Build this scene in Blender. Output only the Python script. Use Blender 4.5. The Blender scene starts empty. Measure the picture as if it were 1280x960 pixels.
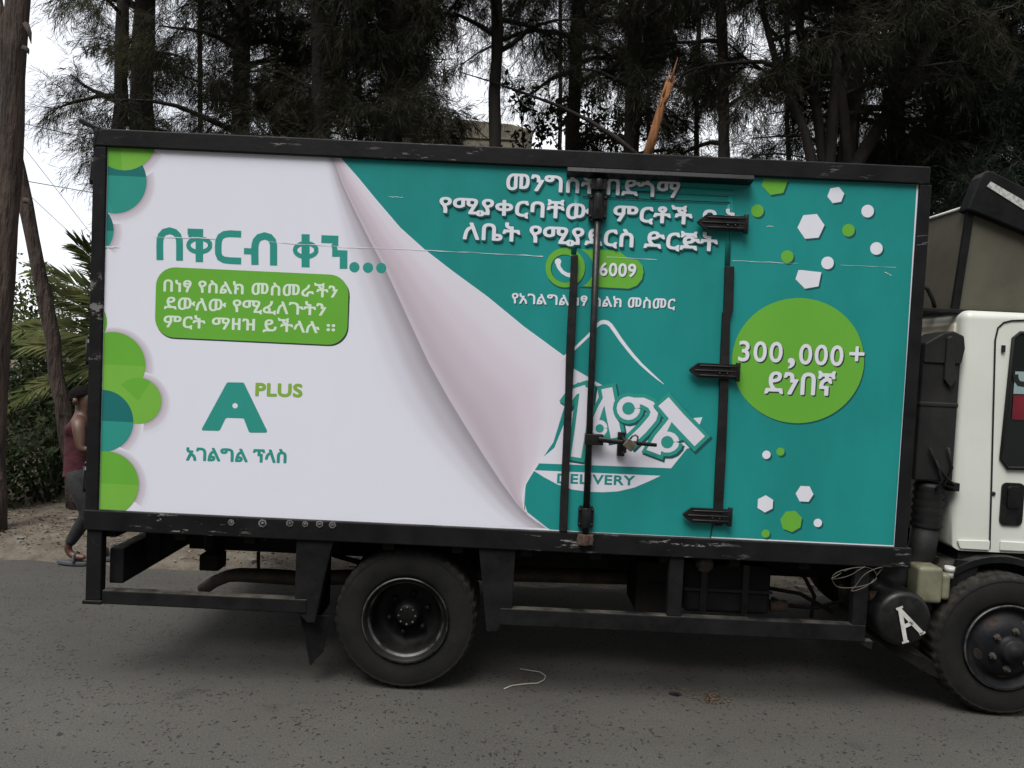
import bpy, bmesh, math, random
import numpy as np
from mathutils import Vector, Matrix, geometry
R = math.radians
SC = bpy.context.scene
COL = SC.collection

# ------------------------------------------------------------------ camera
CAM_LOC = Vector((2.2389, -4.1862, 1.929))
YAW, PITCH, ROLL = -0.0009, -0.0421, 0.0464
F = 960.0
_f = Vector((math.sin(YAW)*math.cos(PITCH), math.cos(YAW)*math.cos(PITCH), math.sin(PITCH)))
_r = Vector((math.cos(YAW), -math.sin(YAW), 0))
_u = _r.cross(_f)
RGT = math.cos(ROLL)*_r + math.sin(ROLL)*_u
UP = -math.sin(ROLL)*_r + math.cos(ROLL)*_u
FWD = _f
cd = bpy.data.cameras.new('camera'); cam = bpy.data.objects.new('camera', cd); COL.objects.link(cam)
cd.sensor_width = 36; cd.lens = 27.0; cd.clip_start = 0.05; cd.clip_end = 1500
mw = Matrix((RGT, UP, -FWD)).transposed().to_4x4(); mw.translation = CAM_LOC
cam.matrix_world = mw
SC.camera = cam

# ------------------------------------------------------------------ sky, sun, exposure
SUN_EL, SUN_AZ = R(60), R(204)          # behind the photographer, azimuth from +Y clockwise
W = bpy.data.worlds.new('World'); SC.world = W; W.use_nodes = True
nt = W.node_tree; nt.nodes.clear()
N = nt.nodes.new
out = N('ShaderNodeOutputWorld'); bg = N('ShaderNodeBackground'); bg.inputs[1].default_value = 0.1
sky = N('ShaderNodeTexSky'); sky.sky_type = 'NISHITA'; sky.sun_disc = False
sky.sun_elevation = SUN_EL; sky.sun_rotation = SUN_AZ; sky.altitude = 2300; sky.dust_density = 2.0
tc = N('ShaderNodeTexCoord'); mp = N('ShaderNodeMapping'); mp.inputs['Scale'].default_value = (1, 1, 2.6)
nz = N('ShaderNodeTexNoise'); nz.inputs['Scale'].default_value = 2.3; nz.inputs['Detail'].default_value = 6
nz.inputs['Roughness'].default_value = 0.55
rp = N('ShaderNodeValToRGB'); rp.color_ramp.elements[0].position = 0.32; rp.color_ramp.elements[1].position = 0.62
rp.color_ramp.elements[0].color = (3.7, 3.85, 4.15, 1); rp.color_ramp.elements[1].color = (6.0, 6.03, 6.1, 1)
mx = N('ShaderNodeMix'); mx.data_type = 'RGBA'; mx.inputs[0].default_value = 0.9
L = nt.links.new
L(tc.outputs['Generated'], mp.inputs[0]); L(mp.outputs[0], nz.inputs['Vector']); L(nz.outputs[0], rp.inputs[0])
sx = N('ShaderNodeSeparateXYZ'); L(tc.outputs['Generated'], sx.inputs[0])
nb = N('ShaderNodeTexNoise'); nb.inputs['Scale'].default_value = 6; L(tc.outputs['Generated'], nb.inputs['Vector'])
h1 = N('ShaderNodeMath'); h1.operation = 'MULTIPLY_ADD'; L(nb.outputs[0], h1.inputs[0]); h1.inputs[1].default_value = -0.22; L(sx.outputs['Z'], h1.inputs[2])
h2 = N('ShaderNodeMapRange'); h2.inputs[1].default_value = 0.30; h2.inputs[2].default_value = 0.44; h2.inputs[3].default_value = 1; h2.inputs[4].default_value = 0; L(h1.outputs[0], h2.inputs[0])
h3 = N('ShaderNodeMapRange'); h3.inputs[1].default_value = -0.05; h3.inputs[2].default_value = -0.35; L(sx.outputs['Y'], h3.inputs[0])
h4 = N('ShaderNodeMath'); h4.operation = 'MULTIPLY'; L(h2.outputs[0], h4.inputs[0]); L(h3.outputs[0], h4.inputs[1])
m2 = N('ShaderNodeMix'); m2.data_type = 'RGBA'; m2.inputs[7].default_value = (0.55, 0.52, 0.45, 1)  # dark skyline band added behind the camera to dim the road under the truck
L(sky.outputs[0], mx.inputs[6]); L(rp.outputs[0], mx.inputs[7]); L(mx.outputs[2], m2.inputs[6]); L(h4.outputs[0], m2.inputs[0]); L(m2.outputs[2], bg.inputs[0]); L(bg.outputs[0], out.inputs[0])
sd = bpy.data.lights.new('sun', 'SUN'); sd.energy = 1.5; sd.angle = R(32); sd.color = (1, 0.965, 0.92)
so = bpy.data.objects.new('sun', sd); COL.objects.link(so)
sdir = Vector((math.sin(SUN_AZ)*math.cos(SUN_EL), math.cos(SUN_AZ)*math.cos(SUN_EL), math.sin(SUN_EL)))
so.rotation_euler = sdir.to_track_quat('Z', 'Y').to_euler()
so.location = (0, -20, 30)
vs = SC.view_settings
vs.view_transform = 'Standard'; vs.look = 'None'; vs.exposure = 1.25; vs.gamma = 1.0; vs.use_curve_mapping = False

# ------------------------------------------------------------------ helpers
def at(px, py, Y=0.0):
    """point of the photograph seen at distance plane y = Y"""
    d = RGT*((px-640)/F) + UP*((480-py)/F) + FWD
    return CAM_LOC + d*((Y-CAM_LOC.y)/d.y)
def pz(px, py):
    p = at(px, py, 0); return (p.x, p.z)
S = 4.19/960

def tag(o, label=None, cat=None, group=None, kind=None):
    if label: o['label'] = label
    if cat: o['category'] = cat
    if group: o['group'] = group
    if kind: o['kind'] = kind
    return o
def empty(name, loc, label=None, cat=None, group=None):
    o = bpy.data.objects.new(name, None); COL.objects.link(o); o.location = loc
    o.empty_display_size = 0.2
    return tag(o, label, cat, group)

class MB:
    def __init__(s): s.v = []; s.f = []; s.m = []; s.sm = []; s.uv = {}
    def add(s, verts, faces, mi=0, smooth=False):
        b = len(s.v); s.v += [tuple(p) for p in verts]
        for f in faces:
            s.f.append([b+i for i in f]); s.m.append(mi); s.sm.append(smooth)
        return b
    def box(s, x0, x1, y0, y1, z0, z1, mi=0):
        v = [(x, y, z) for x in (x0, x1) for y in (y0, y1) for z in (z0, z1)]
        s.add(v, [(0,1,3,2),(4,6,7,5),(0,4,5,1),(2,3,7,6),(0,2,6,4),(1,5,7,3)], mi)
    def obox(s, c, ax, ay, az, mi=0):
        c = Vector(c); v = [c+a*Vector(ax)+b*Vector(ay)+d*Vector(az) for a in (-1,1) for b in (-1,1) for d in (-1,1)]
        s.add(v, [(0,1,3,2),(4,6,7,5),(0,4,5,1),(2,3,7,6),(0,2,6,4),(1,5,7,3)], mi)
    def prism(s, poly, y0, y1, mi=0):
        """polygon in xz extruded along y"""
        n = len(poly)
        v = [(x, y0, z) for x, z in poly]+[(x, y1, z) for x, z in poly]
        b = len(s.v); s.v += v
        tri = geometry.tessellate_polygon([[Vector((x, z, 0)) for x, z in poly]])
        for t in tri:
            s.f.append([b+i for i in t]); s.m.append(mi); s.sm.append(False)
            s.f.append([b+n+i for i in reversed(t)]); s.m.append(mi); s.sm.append(False)
        for i in range(n):
            j = (i+1) % n
            s.f.append([b+i, b+j, b+n+j, b+n+i]); s.m.append(mi); s.sm.append(False)
    def sheet(s, poly, y, mi=0, holes=()):
        loops = [list(poly)]+[list(h) for h in holes]
        flat = [p for l in loops for p in l]
        b = len(s.v); s.v += [(x, y, z) for x, z in flat]
        for t in geometry.tessellate_polygon([[Vector((x, z, 0)) for x, z in l] for l in loops]):
            a, c, d = [flat[i] for i in t]
            w = (c[0]-a[0])*(d[1]-a[1])-(c[1]-a[1])*(d[0]-a[0])
            if abs(w) < 1e-12: continue
            t = t if w > 0 else (t[0], t[2], t[1])
            s.f.append([b+i for i in t]); s.m.append(mi); s.sm.append(False)
    def tube(s, pts, rad, n=10, mi=0, cap=True, flat=(1, 1)):
        pts = [Vector(p) for p in pts]; k = len(pts)
        if not hasattr(rad, '__len__'): rad = [rad]*k
        b = len(s.v); ref = None
        for i, p in enumerate(pts):
            t = (pts[min(i+1, k-1)]-pts[max(i-1, 0)]).normalized()
            if ref is None:
                ref = t.orthogonal().normalized() if abs(t.y) > 0.9 else (Vector((0, 1, 0))-t*t.y).normalized()
            ref = (ref-t*ref.dot(t)).normalized(); q = t.cross(ref)
            for j in range(n):
                a = 2*math.pi*j/n
                s.v.append(tuple(p+ref*(math.cos(a)*rad[i]*flat[0])+q*(math.sin(a)*rad[i]*flat[1])))
        for i in range(k-1):
            for j in range(n):
                j2 = (j+1) % n
                s.f.append([b+i*n+j, b+i*n+j2, b+(i+1)*n+j2, b+(i+1)*n+j]); s.m.append(mi); s.sm.append(True)
        if cap:
            s.f.append([b+j for j in reversed(range(n))]); s.m.append(mi); s.sm.append(False)
            s.f.append([b+(k-1)*n+j for j in range(n)]); s.m.append(mi); s.sm.append(False)
    def lathe(s, prof, c, n=64, mi=0, fn=None, smooth=True):
        """profile of (radius, y) turned round the y axis through c"""
        b = len(s.v); k = len(prof); c = Vector(c)
        for i, (r, y) in enumerate(prof):
            for j in range(n):
                a = 2*math.pi*j/n; rr = r+(fn(i, j) if fn else 0)
                s.v.append((c.x+rr*math.cos(a), c.y+y, c.z+rr*math.sin(a)))
        for i in range(k-1):
            for j in range(n):
                j2 = (j+1) % n
                s.f.append([b+i*n+j, b+i*n+j2, b+(i+1)*n+j2, b+(i+1)*n+j]); s.m.append(mi); s.sm.append(smooth)
    def stroke(s, pts, wid, y, mi=0, round_=False):
        """flat ribbon in the xz plane"""
        k = len(pts)
        if not hasattr(wid, '__len__'): wid = [wid]*k
        Lp, Rp = [], []
        for i in range(k):
            a, c = Vector(pts[max(i-1, 0)]), Vector(pts[min(i+1, k-1)])
            t = (c-a).normalized(); nn = Vector((-t.y, t.x))
            Lp.append(Vector(pts[i])+nn*wid[i]/2); Rp.append(Vector(pts[i])-nn*wid[i]/2)
        v = [(p.x, y, p.y) for p in Lp]+[(p.x, y, p.y) for p in Rp]
        s.add(v, [(i, k+i, k+i+1, i+1) for i in range(k-1)], mi)
    def build(s, name, mats, parent=None, bevel=0, seg=2, loc=None):
        me = bpy.data.meshes.new(name)
        me.from_pydata(s.v, [], s.f)
        mats = mats if isinstance(mats, (list, tuple)) else [mats]
        for m in mats: me.materials.append(m)
        me.polygons.foreach_set('material_index', s.m); me.polygons.foreach_set('use_smooth', s.sm)
        me.validate(); me.update()
        bm = bmesh.new(); bm.from_mesh(me)
        if not getattr(s, 'flatnormals', False): bmesh.ops.recalc_face_normals(bm, faces=bm.faces)
        bm.to_mesh(me); bm.free()
        o = bpy.data.objects.new(name, me); COL.objects.link(o)
        if parent:
            o.parent = parent
            # parents sit unrotated: children keep world coordinates
            w = Vector((0, 0, 0)); q = parent
            while q: w += q.location; q = q.parent
            o.location = -w
        if loc is not None: o.location = loc
        if bevel:
            md = o.modifiers.new('bevel', 'BEVEL'); md.width = bevel; md.segments = seg; md.limit_method = 'ANGLE'; md.angle_limit = R(40)
        return o

def mat(name, c1, c2=None, scale=6, rough=0.6, rough2=None, bump=0.0, bscale=40, metal=0.0, spec=0.5, detail=5, lo=0.35, hi=0.65,
        stretch=(1, 1, 1), dist=0.02, extra=None):
    m = bpy.data.materials.new(name); m.use_nodes = True
    t = m.node_tree; P = t.nodes['Principled BSDF']; K = t.links.new
    P.inputs['Base Color'].default_value = (*c1, 1); P.inputs['Roughness'].default_value = rough
    P.inputs['Metallic'].default_value = metal; P.inputs['Specular IOR Level'].default_value = spec
    if c2 is not None or bump:
        co = t.nodes.new('ShaderNodeTexCoord'); ma = t.nodes.new('ShaderNodeMapping'); ma.inputs['Scale'].default_value = stretch
        K(co.outputs['Object'], ma.inputs[0])
    if c2 is not None:
        n = t.nodes.new('ShaderNodeTexNoise'); n.inputs['Scale'].default_value = scale; n.inputs['Detail'].default_value = detail
        n.inputs['Roughness'].default_value = 0.6
        r = t.nodes.new('ShaderNodeValToRGB'); r.color_ramp.elements[0].position = lo; r.color_ramp.elements[1].position = hi
        r.color_ramp.elements[0].color = (*c1, 1); r.color_ramp.elements[1].color = (*c2, 1)
        K(ma.outputs[0], n.inputs['Vector']); K(n.outputs[0], r.inputs[0]); K(r.outputs[0], P.inputs['Base Color'])
        if rough2 is not None:
            q = t.nodes.new('ShaderNodeMapRange'); q.inputs[1].default_value = lo; q.inputs[2].default_value = hi
            q.inputs[3].default_value = rough; q.inputs[4].default_value = rough2
            K(n.outputs[0], q.inputs[0]); K(q.outputs[0], P.inputs['Roughness'])
        m['ramp'] = r.name
    if bump:
        n2 = t.nodes.new('ShaderNodeTexNoise'); n2.inputs['Scale'].default_value = bscale; n2.inputs['Detail'].default_value = 4
        b = t.nodes.new('ShaderNodeBump'); b.inputs['Strength'].default_value = bump; b.inputs['Distance'].default_value = dist
        K(ma.outputs[0], n2.inputs['Vector']); K(n2.outputs[0], b.inputs['Height']); K(b.outputs[0], P.inputs['Normal'])
    return m

def scratches(m, col=(0.45, 0.44, 0.42), scale=9, stretch=(1, 1, 1), thr=0.66, soft=0.03, maskscale=1.3, mlo=0.45, mhi=0.6):
    """paint scraped down to primer: thin broken streaks where a coarse mask allows"""
    t = m.node_tree; P = t.nodes['Principled BSDF']; K = t.links.new
    co = t.nodes.new('ShaderNodeTexCoord'); ma = t.nodes.new('ShaderNodeMapping'); ma.inputs['Scale'].default_value = stretch
    n = t.nodes.new('ShaderNodeTexNoise'); n.inputs['Scale'].default_value = scale; n.inputs['Detail'].default_value = 8; n.inputs['Roughness'].default_value = 0.72
    k = t.nodes.new('ShaderNodeTexNoise'); k.inputs['Scale'].default_value = maskscale; k.inputs['Detail'].default_value = 3
    a = t.nodes.new('ShaderNodeMapRange'); a.inputs[1].default_value = thr; a.inputs[2].default_value = thr+soft
    b = t.nodes.new('ShaderNodeMapRange'); b.inputs[1].default_value = mlo; b.inputs[2].default_value = mhi
    mu = t.nodes.new('ShaderNodeMath'); mu.operation = 'MULTIPLY'
    mi = t.nodes.new('ShaderNodeMix'); mi.data_type = 'RGBA'
    K(co.outputs['Object'], ma.inputs[0]); K(ma.outputs[0], n.inputs['Vector']); K(co.outputs['Object'], k.inputs['Vector'])
    K(n.outputs[0], a.inputs[0]); K(k.outputs[0], b.inputs[0]); K(a.outputs[0], mu.inputs[0]); K(b.outputs[0], mu.inputs[1])
    old = P.inputs['Base Color'].links
    if old: K(old[0].from_socket, mi.inputs[6])
    else: mi.inputs[6].default_value = P.inputs['Base Color'].default_value
    mi.inputs[7].default_value = (*col, 1)
    K(mu.outputs[0], mi.inputs[0]); K(mi.outputs[2], P.inputs['Base Color'])
    return m

def dusty(m, col=(0.085, 0.078, 0.065), amt=0.75):
    """road dust that has settled on upward facing surfaces"""
    t = m.node_tree; P = t.nodes['Principled BSDF']; K = t.links.new
    g = t.nodes.new('ShaderNodeNewGeometry'); sp = t.nodes.new('ShaderNodeSeparateXYZ'); K(g.outputs['Normal'], sp.inputs[0])
    a = t.nodes.new('ShaderNodeMapRange'); a.inputs[1].default_value = 0.35; a.inputs[2].default_value = 0.9; K(sp.outputs['Z'], a.inputs[0])
    co = t.nodes.new('ShaderNodeTexCoord'); n = t.nodes.new('ShaderNodeTexNoise'); n.inputs['Scale'].default_value = 7; n.inputs['Detail'].default_value = 6; K(co.outputs['Object'], n.inputs['Vector'])
    b = t.nodes.new('ShaderNodeMapRange'); b.inputs[1].default_value = 0.35; b.inputs[2].default_value = 0.65; b.inputs[4].default_value = amt; K(n.outputs[0], b.inputs[0])
    mu = t.nodes.new('ShaderNodeMath'); mu.operation = 'MULTIPLY'; K(a.outputs[0], mu.inputs[0]); K(b.outputs[0], mu.inputs[1])
    mi = t.nodes.new('ShaderNodeMix'); mi.data_type = 'RGBA'; K(mu.outputs[0], mi.inputs[0]); K(P.inputs['Base Color'].links[0].from_socket, mi.inputs[6]); mi.inputs[7].default_value = (*col, 1)
    K(mi.outputs[2], P.inputs['Base Color'])
    return m
# ------------------------------------------------------------------ materials
M = {}
def vinyl(name, c, k=0.93):
    m = mat(name, c, tuple(x*k for x in c), scale=1.7, rough=0.42, bump=0.16, bscale=4.2, dist=0.014, spec=0.25, stretch=(1.3, 1, .55), lo=0.4, hi=0.62, detail=7)
    return scratches(m, tuple(min(1, x*0.72+0.06) for x in c), scale=16, stretch=(0.6, 1, 1.6), thr=0.70, soft=0.05, maskscale=2.0, mlo=0.52, mhi=0.66)
M['v_white'] = vinyl('white vinyl', (0.715, 0.725, 0.81), 0.985)
M['v_page'] = vinyl('lavender white vinyl', (0.68, 0.675, 0.755))
M['v_teal'] = vinyl('teal vinyl', (0.014, 0.25, 0.235), 0.86)
M['v_teal_text'] = vinyl('teal ink', (0.03, 0.28, 0.235))
M['v_teal_dark'] = vinyl('deep teal ink', (0.015, 0.155, 0.15))
M['v_teal_light'] = vinyl('light teal ink', (0.035, 0.32, 0.28))
M['v_green'] = vinyl('leaf green ink', (0.135, 0.40, 0.045))
M['v_green_light'] = vinyl('light green ink', (0.18, 0.44, 0.06))
M['v_green_text'] = vinyl('olive green ink', (0.22, 0.40, 0.06))
M['v_green_dark'] = vinyl('fold green ink', (0.11, 0.34, 0.04))
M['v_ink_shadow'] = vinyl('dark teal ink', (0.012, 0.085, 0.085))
M['v_ink_black'] = vinyl('near black ink', (0.03, 0.05, 0.04))
M['v_text_white'] = vinyl('white ink', (0.715, 0.73, 0.80))
M['v_text_mint'] = vinyl('mint white ink', (0.66, 0.78, 0.66))
M['black_frame'] = scratches(mat('black frame paint', (0.005, 0.005, 0.0055), (0.009, 0.009, 0.0098), scale=5, spec=0.18, rough=0.5, rough2=0.65, bump=0.25, bscale=30, dist=0.006),
                             (0.22, 0.21, 0.20), scale=7, stretch=(0.9, 1, 5), thr=0.585, soft=0.02, maskscale=1.4, mlo=0.49, mhi=0.58)
M['black_plain'] = mat('plain black post paint', (0.005, 0.005, 0.0055), (0.009, 0.009, 0.0098), scale=5, spec=0.18, rough=0.5, rough2=0.7, bump=0.25, bscale=30, dist=0.006)
M['black_post'] = scratches(mat('scraped black post paint', (0.005, 0.005, 0.0055), (0.009, 0.009, 0.0098), scale=5, spec=0.18, rough=0.5, rough2=0.7, bump=0.25, bscale=30, dist=0.006),
                            (0.25, 0.245, 0.235), scale=8, stretch=(1.4, 1, 2.2), thr=0.57, soft=0.04, maskscale=1.1, mlo=0.5, mhi=0.58)
M['black_steel'] = scratches(mat('dusty black steel', (0.0045, 0.0048, 0.0055), (0.0115, 0.0115, 0.012), scale=6, spec=0.14, rough=0.6, rough2=0.8, bump=0.3, bscale=25, dist=0.008),
                             (0.16, 0.15, 0.14), scale=18, stretch=(0.8, 1, 1.5), thr=0.68, soft=0.05, maskscale=2.2, mlo=0.5, mhi=0.62)
dusty(M['black_steel']); dusty(M['black_frame'], amt=.5)
M['black_gloss'] = mat('black enamel', (0.005, 0.005, 0.0055), (0.010, 0.0095, 0.0095), scale=20, spec=0.35, rough=0.32, rough2=0.5, bump=0.2, bscale=60, dist=0.004)
M['rubber'] = mat('black rubber strip', (0.006, 0.006, 0.0065), (0.011, 0.011, 0.011), scale=8, spec=0.3, rough=0.55, rough2=0.7, bump=0.4, bscale=14, dist=0.012)
M['dark_under'] = mat('greasy underbody', (0.005, 0.0048, 0.0045), (0.012, 0.0105, 0.009), scale=7, spec=0.2, rough=0.75, bump=0.4, bscale=20)
M['rust'] = mat('rusty steel', (0.04, 0.022, 0.014), (0.085, 0.055, 0.038), scale=14, rough=0.85, bump=0.3, bscale=30)
dusty(M['dark_under'], (0.07, 0.062, 0.05))
M['exhaust'] = mat('heat browned pipe', (0.03, 0.021, 0.016), (0.07, 0.054, 0.042), scale=9, rough=0.6, bump=0.2, bscale=30)
M['white_cab'] = scratches(mat('aged white cab paint', (0.61, 0.635, 0.585), (0.55, 0.57, 0.515), scale=2.2, rough=0.35, rough2=0.45, bump=0.05, bscale=6, dist=0.01),
                           (0.20, 0.17, 0.12), scale=13, stretch=(1, 1, 0.7), thr=0.655, soft=0.08, maskscale=3, mlo=0.46, mhi=0.66)
M['yellowed'] = mat('yellowed cab sheet', (0.76, 0.73, 0.61), (0.62, 0.56, 0.41), scale=3, rough=0.5, bump=0.1, bscale=8)
M['gap'] = mat('door gap', (0.006, 0.006, 0.006), rough=0.9)
M['glass'] = mat('dark window glass', (0.008, 0.010, 0.011), rough=0.06, spec=0.6)
M['khaki'] = mat('khaki fibreglass', (0.085, 0.08, 0.055), (0.062, 0.058, 0.040), scale=3, rough=0.7, bump=0.1, bscale=10)
M['reflect'] = mat('silver reflective tape', (0.50, 0.51, 0.50), (0.28, 0.28, 0.27), scale=45, rough=0.4, lo=0.45, hi=0.6)
M['tape_white'] = mat('white tape', (0.60, 0.60, 0.57), (0.42, 0.42, 0.40), scale=20, rough=0.5)
M['bottle'] = mat('yellowed plastic tank', (0.18, 0.18, 0.12), (0.09, 0.086, 0.052), scale=7, rough=0.45)
M['brass'] = mat('worn padlock metal', (0.33, 0.30, 0.24), (0.20, 0.17, 0.12), scale=40, rough=0.35, metal=0.9)
M['rim'] = mat('dark wheel paint', (0.0045, 0.0045, 0.005), (0.010, 0.0095, 0.009), scale=12, spec=0.18, rough=0.42, rough2=0.6, bump=0.2, bscale=40, dist=0.004)
M['rim_edge'] = mat('bare rim edge', (0.09, 0.087, 0.083), (0.006, 0.006, 0.006), scale=9, rough=0.45, metal=0.3, lo=0.42, hi=0.6)
M['rim_front'] = mat('blue black wheel disc', (0.006, 0.007, 0.009), (0.016, 0.0155, 0.016), scale=10, spec=0.16, rough=0.42, rough2=0.6, bump=0.2, bscale=30, dist=0.004)
M['tyre'] = mat('dusty tyre rubber', (0.0075, 0.0075, 0.0075), (0.014, 0.0133, 0.0125), scale=7, spec=0.2, rough=0.72, rough2=0.85, bump=0.25, bscale=60, dist=0.004)
M['tyre_tread'] = mat('dusty tyre shoulder', (0.010, 0.0095, 0.0085), (0.034, 0.031, 0.026), scale=24, spec=0.2, rough=0.9, bump=0.3, bscale=60, dist=0.004)
M['bolt'] = mat('worn bolt steel', (0.12, 0.11, 0.10), (0.05, 0.045, 0.04), scale=50, rough=0.5, metal=0.5)
M['chalk'] = mat('chalk mark', (0.16, 0.16, 0.16), (0.05, 0.05, 0.05), scale=60, rough=0.9)

def asphalt():
    m = mat('worn asphalt', (0.0455, 0.0432, 0.0375), (0.058, 0.0552, 0.048), scale=0.9, rough=0.9, detail=8, lo=0.3, hi=0.7)
    t = m.node_tree; P = t.nodes['Principled BSDF']; K = t.links.new; Nn = t.nodes.new
    co = Nn('ShaderNodeTexCoord'); base = P.inputs['Base Color'].links[0].from_socket
    # fine grain of stones
    g = Nn('ShaderNodeTexNoise'); g.inputs['Scale'].default_value = 95; g.inputs['Detail'].default_value = 4; g.inputs['Roughness'].default_value = 0.75
    gr = Nn('ShaderNodeMapRange'); gr.inputs[1].default_value = 0.3; gr.inputs[2].default_value = 0.7; gr.inputs[3].default_value = 0.5; gr.inputs[4].default_value = 1.5
    K(co.outputs['Object'], g.inputs['Vector']); K(g.outputs[0], gr.inputs[0])
    mu = Nn('ShaderNodeMix'); mu.data_type = 'RGBA'; mu.blend_type = 'MULTIPLY'; mu.inputs[0].default_value = 1
    K(base, mu.inputs[6]); K(gr.outputs[0], mu.inputs[7])
    pn = Nn('ShaderNodeTexNoise'); pn.inputs['Scale'].default_value = 0.55; pn.inputs['Detail'].default_value = 7; pn.inputs['Roughness'].default_value = .62
    pm = Nn('ShaderNodeMapping'); pm.inputs['Scale'].default_value = (.45, 1.5, 1); K(co.outputs['Object'], pm.inputs[0]); K(pm.outputs[0], pn.inputs['Vector'])
    pr = Nn('ShaderNodeMapRange'); pr.inputs[1].default_value = .33; pr.inputs[2].default_value = .67; pr.inputs[3].default_value = .80; pr.inputs[4].default_value = 1.22; K(pn.outputs[0], pr.inputs[0])
    mp_ = Nn('ShaderNodeMix'); mp_.data_type = 'RGBA'; mp_.blend_type = 'MULTIPLY'; mp_.inputs[0].default_value = 1; K(mu.outputs[2], mp_.inputs[6]); K(pr.outputs[0], mp_.inputs[7]); mu = mp_
    # oil spots
    on = Nn('ShaderNodeTexNoise'); on.inputs['Scale'].default_value = 2.6; on.inputs['Detail'].default_value = 4; K(co.outputs['Object'], on.inputs['Vector'])
    orr = Nn('ShaderNodeMapRange'); orr.inputs[1].default_value = .64; orr.inputs[2].default_value = .72; orr.inputs[3].default_value = 1; orr.inputs[4].default_value = .72; K(on.outputs[0], orr.inputs[0])
    mo = Nn('ShaderNodeMix'); mo.data_type = 'RGBA'; mo.blend_type = 'MULTIPLY'; mo.inputs[0].default_value = 1; K(mu.outputs[2], mo.inputs[6]); K(orr.outputs[0], mo.inputs[7]); mu = mo
    # dark pits where the stones have come out
    wv = Nn('ShaderNodeTexNoise'); wv.inputs['Scale'].default_value = 30; wv.inputs['Detail'].default_value = 2
    K(co.outputs['Object'], wv.inputs['Vector'])
    add = Nn('ShaderNodeMix'); add.data_type = 'RGBA'; add.blend_type = 'LINEAR_LIGHT'; add.inputs[0].default_value = 0.035
    K(co.outputs['Object'], add.inputs[6]); K(wv.outputs[1], add.inputs[7])
    vo = Nn('ShaderNodeTexVoronoi'); vo.inputs['Scale'].default_value = 34; K(add.outputs[2], vo.inputs['Vector'])
    dens = Nn('ShaderNodeTexNoise'); dens.inputs['Scale'].default_value = 2.2; dens.inputs['Detail'].default_value = 5; K(co.outputs['Object'], dens.inputs['Vector'])
    sep = Nn('ShaderNodeSeparateColor'); K(vo.outputs['Color'], sep.inputs[0])
    th = Nn('ShaderNodeMapRange'); th.inputs[1].default_value = 0.35; th.inputs[2].default_value = 0.68; th.inputs[3].default_value = 0.14; th.inputs[4].default_value = 0.75
    K(dens.outputs[0], th.inputs[0])
    pick = Nn('ShaderNodeMath'); pick.operation = 'LESS_THAN'; K(sep.outputs[0], pick.inputs[0]); K(th.outputs[0], pick.inputs[1])
    rad = Nn('ShaderNodeMapRange'); rad.inputs[1].default_value = 0.22; rad.inputs[2].default_value = 0.34; rad.inputs[3].default_value = 1; rad.inputs[4].default_value = 0
    K(vo.outputs['Distance'], rad.inputs[0])
    pit = Nn('ShaderNodeMath'); pit.operation = 'MULTIPLY'; K(pick.outputs[0], pit.inputs[0]); K(rad.outputs[0], pit.inputs[1])
    mx2 = Nn('ShaderNodeMix'); mx2.data_type = 'RGBA'; K(pit.outputs[0], mx2.inputs[0]); K(mu.outputs[2], mx2.inputs[6]); mx2.inputs[7].default_value = (0.012, 0.0115, 0.011, 1)
    K(mx2.outputs[2], P.inputs['Base Color'])
    hm = Nn('ShaderNodeMath'); hm.operation = 'SUBTRACT'; K(g.outputs[0], hm.inputs[0]); K(pit.outputs[0], hm.inputs[1])
    b = Nn('ShaderNodeBump'); b.inputs['Strength'].default_value = 0.55; b.inputs['Distance'].default_value = 0.006
    K(hm.outputs[0], b.inputs['Height']); K(b.outputs[0], P.inputs['Normal'])
    return m
M['asphalt'] = asphalt()
M['dirt'] = mat('dry trodden earth', (0.070, 0.056, 0.041), (0.14, 0.12, 0.092), scale=5, rough=0.95, bump=0.8, bscale=28, dist=0.03, detail=8)
M['bank'] = mat('dark brown earth bank', (0.030, 0.023, 0.016), (0.06, 0.046, 0.032), scale=4, rough=0.95, bump=0.8, bscale=14, dist=0.05, detail=8)  # dark brown earth colour, used for the shutter joints
M['bark'] = mat('grey brown bark', (0.009, 0.0072, 0.006), (0.025, 0.020, 0.0165), scale=9, rough=0.9, bump=0.9, bscale=22, dist=0.03, stretch=(1, 1, 0.18), detail=8)
M['bark_red'] = mat('peeling red brown bark', (0.018, 0.011, 0.008), (0.070, 0.048, 0.037), scale=10, rough=0.9, bump=1.0, bscale=26, dist=0.07, stretch=(1, 1, 0.16), detail=9)
M['torn_wood'] = mat('torn orange heartwood', (0.30, 0.125, 0.038), (0.14, 0.055, 0.02), scale=22, rough=0.8, bump=0.9, bscale=40, dist=0.03, stretch=(1, 1, 0.08))

def leaf(name, c1, c2, scale=1.2, tr=0.25):
    m = mat(name, c1, c2, scale=scale, rough=0.7, spec=0.12, lo=0.38, hi=0.62)
    t = m.node_tree; P = t.nodes['Principled BSDF']; K = t.links.new
    tl = t.nodes.new('ShaderNodeBsdfTranslucent'); ms = t.nodes.new('ShaderNodeMixShader'); ms.inputs[0].default_value = tr
    K(P.inputs['Base Color'].links[0].from_socket, tl.inputs[0]); K(P.outputs[0], ms.inputs[1]); K(tl.outputs[0], ms.inputs[2])
    K(ms.outputs[0], t.nodes['Material Output'].inputs[0])
    return m
M['needles'] = leaf('dark casuarina needles', (0.015, 0.0155, 0.009), (0.036, 0.035, 0.021), 0.9, 0.2)
M['needles_olive'] = leaf('olive casuarina needles', (0.030, 0.033, 0.016), (0.070, 0.072, 0.036), 0.9, 0.25)
M['needles_blue'] = leaf('dark blue green needles', (0.009, 0.014, 0.009), (0.022, 0.031, 0.021), 1.1, 0.2)
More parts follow.
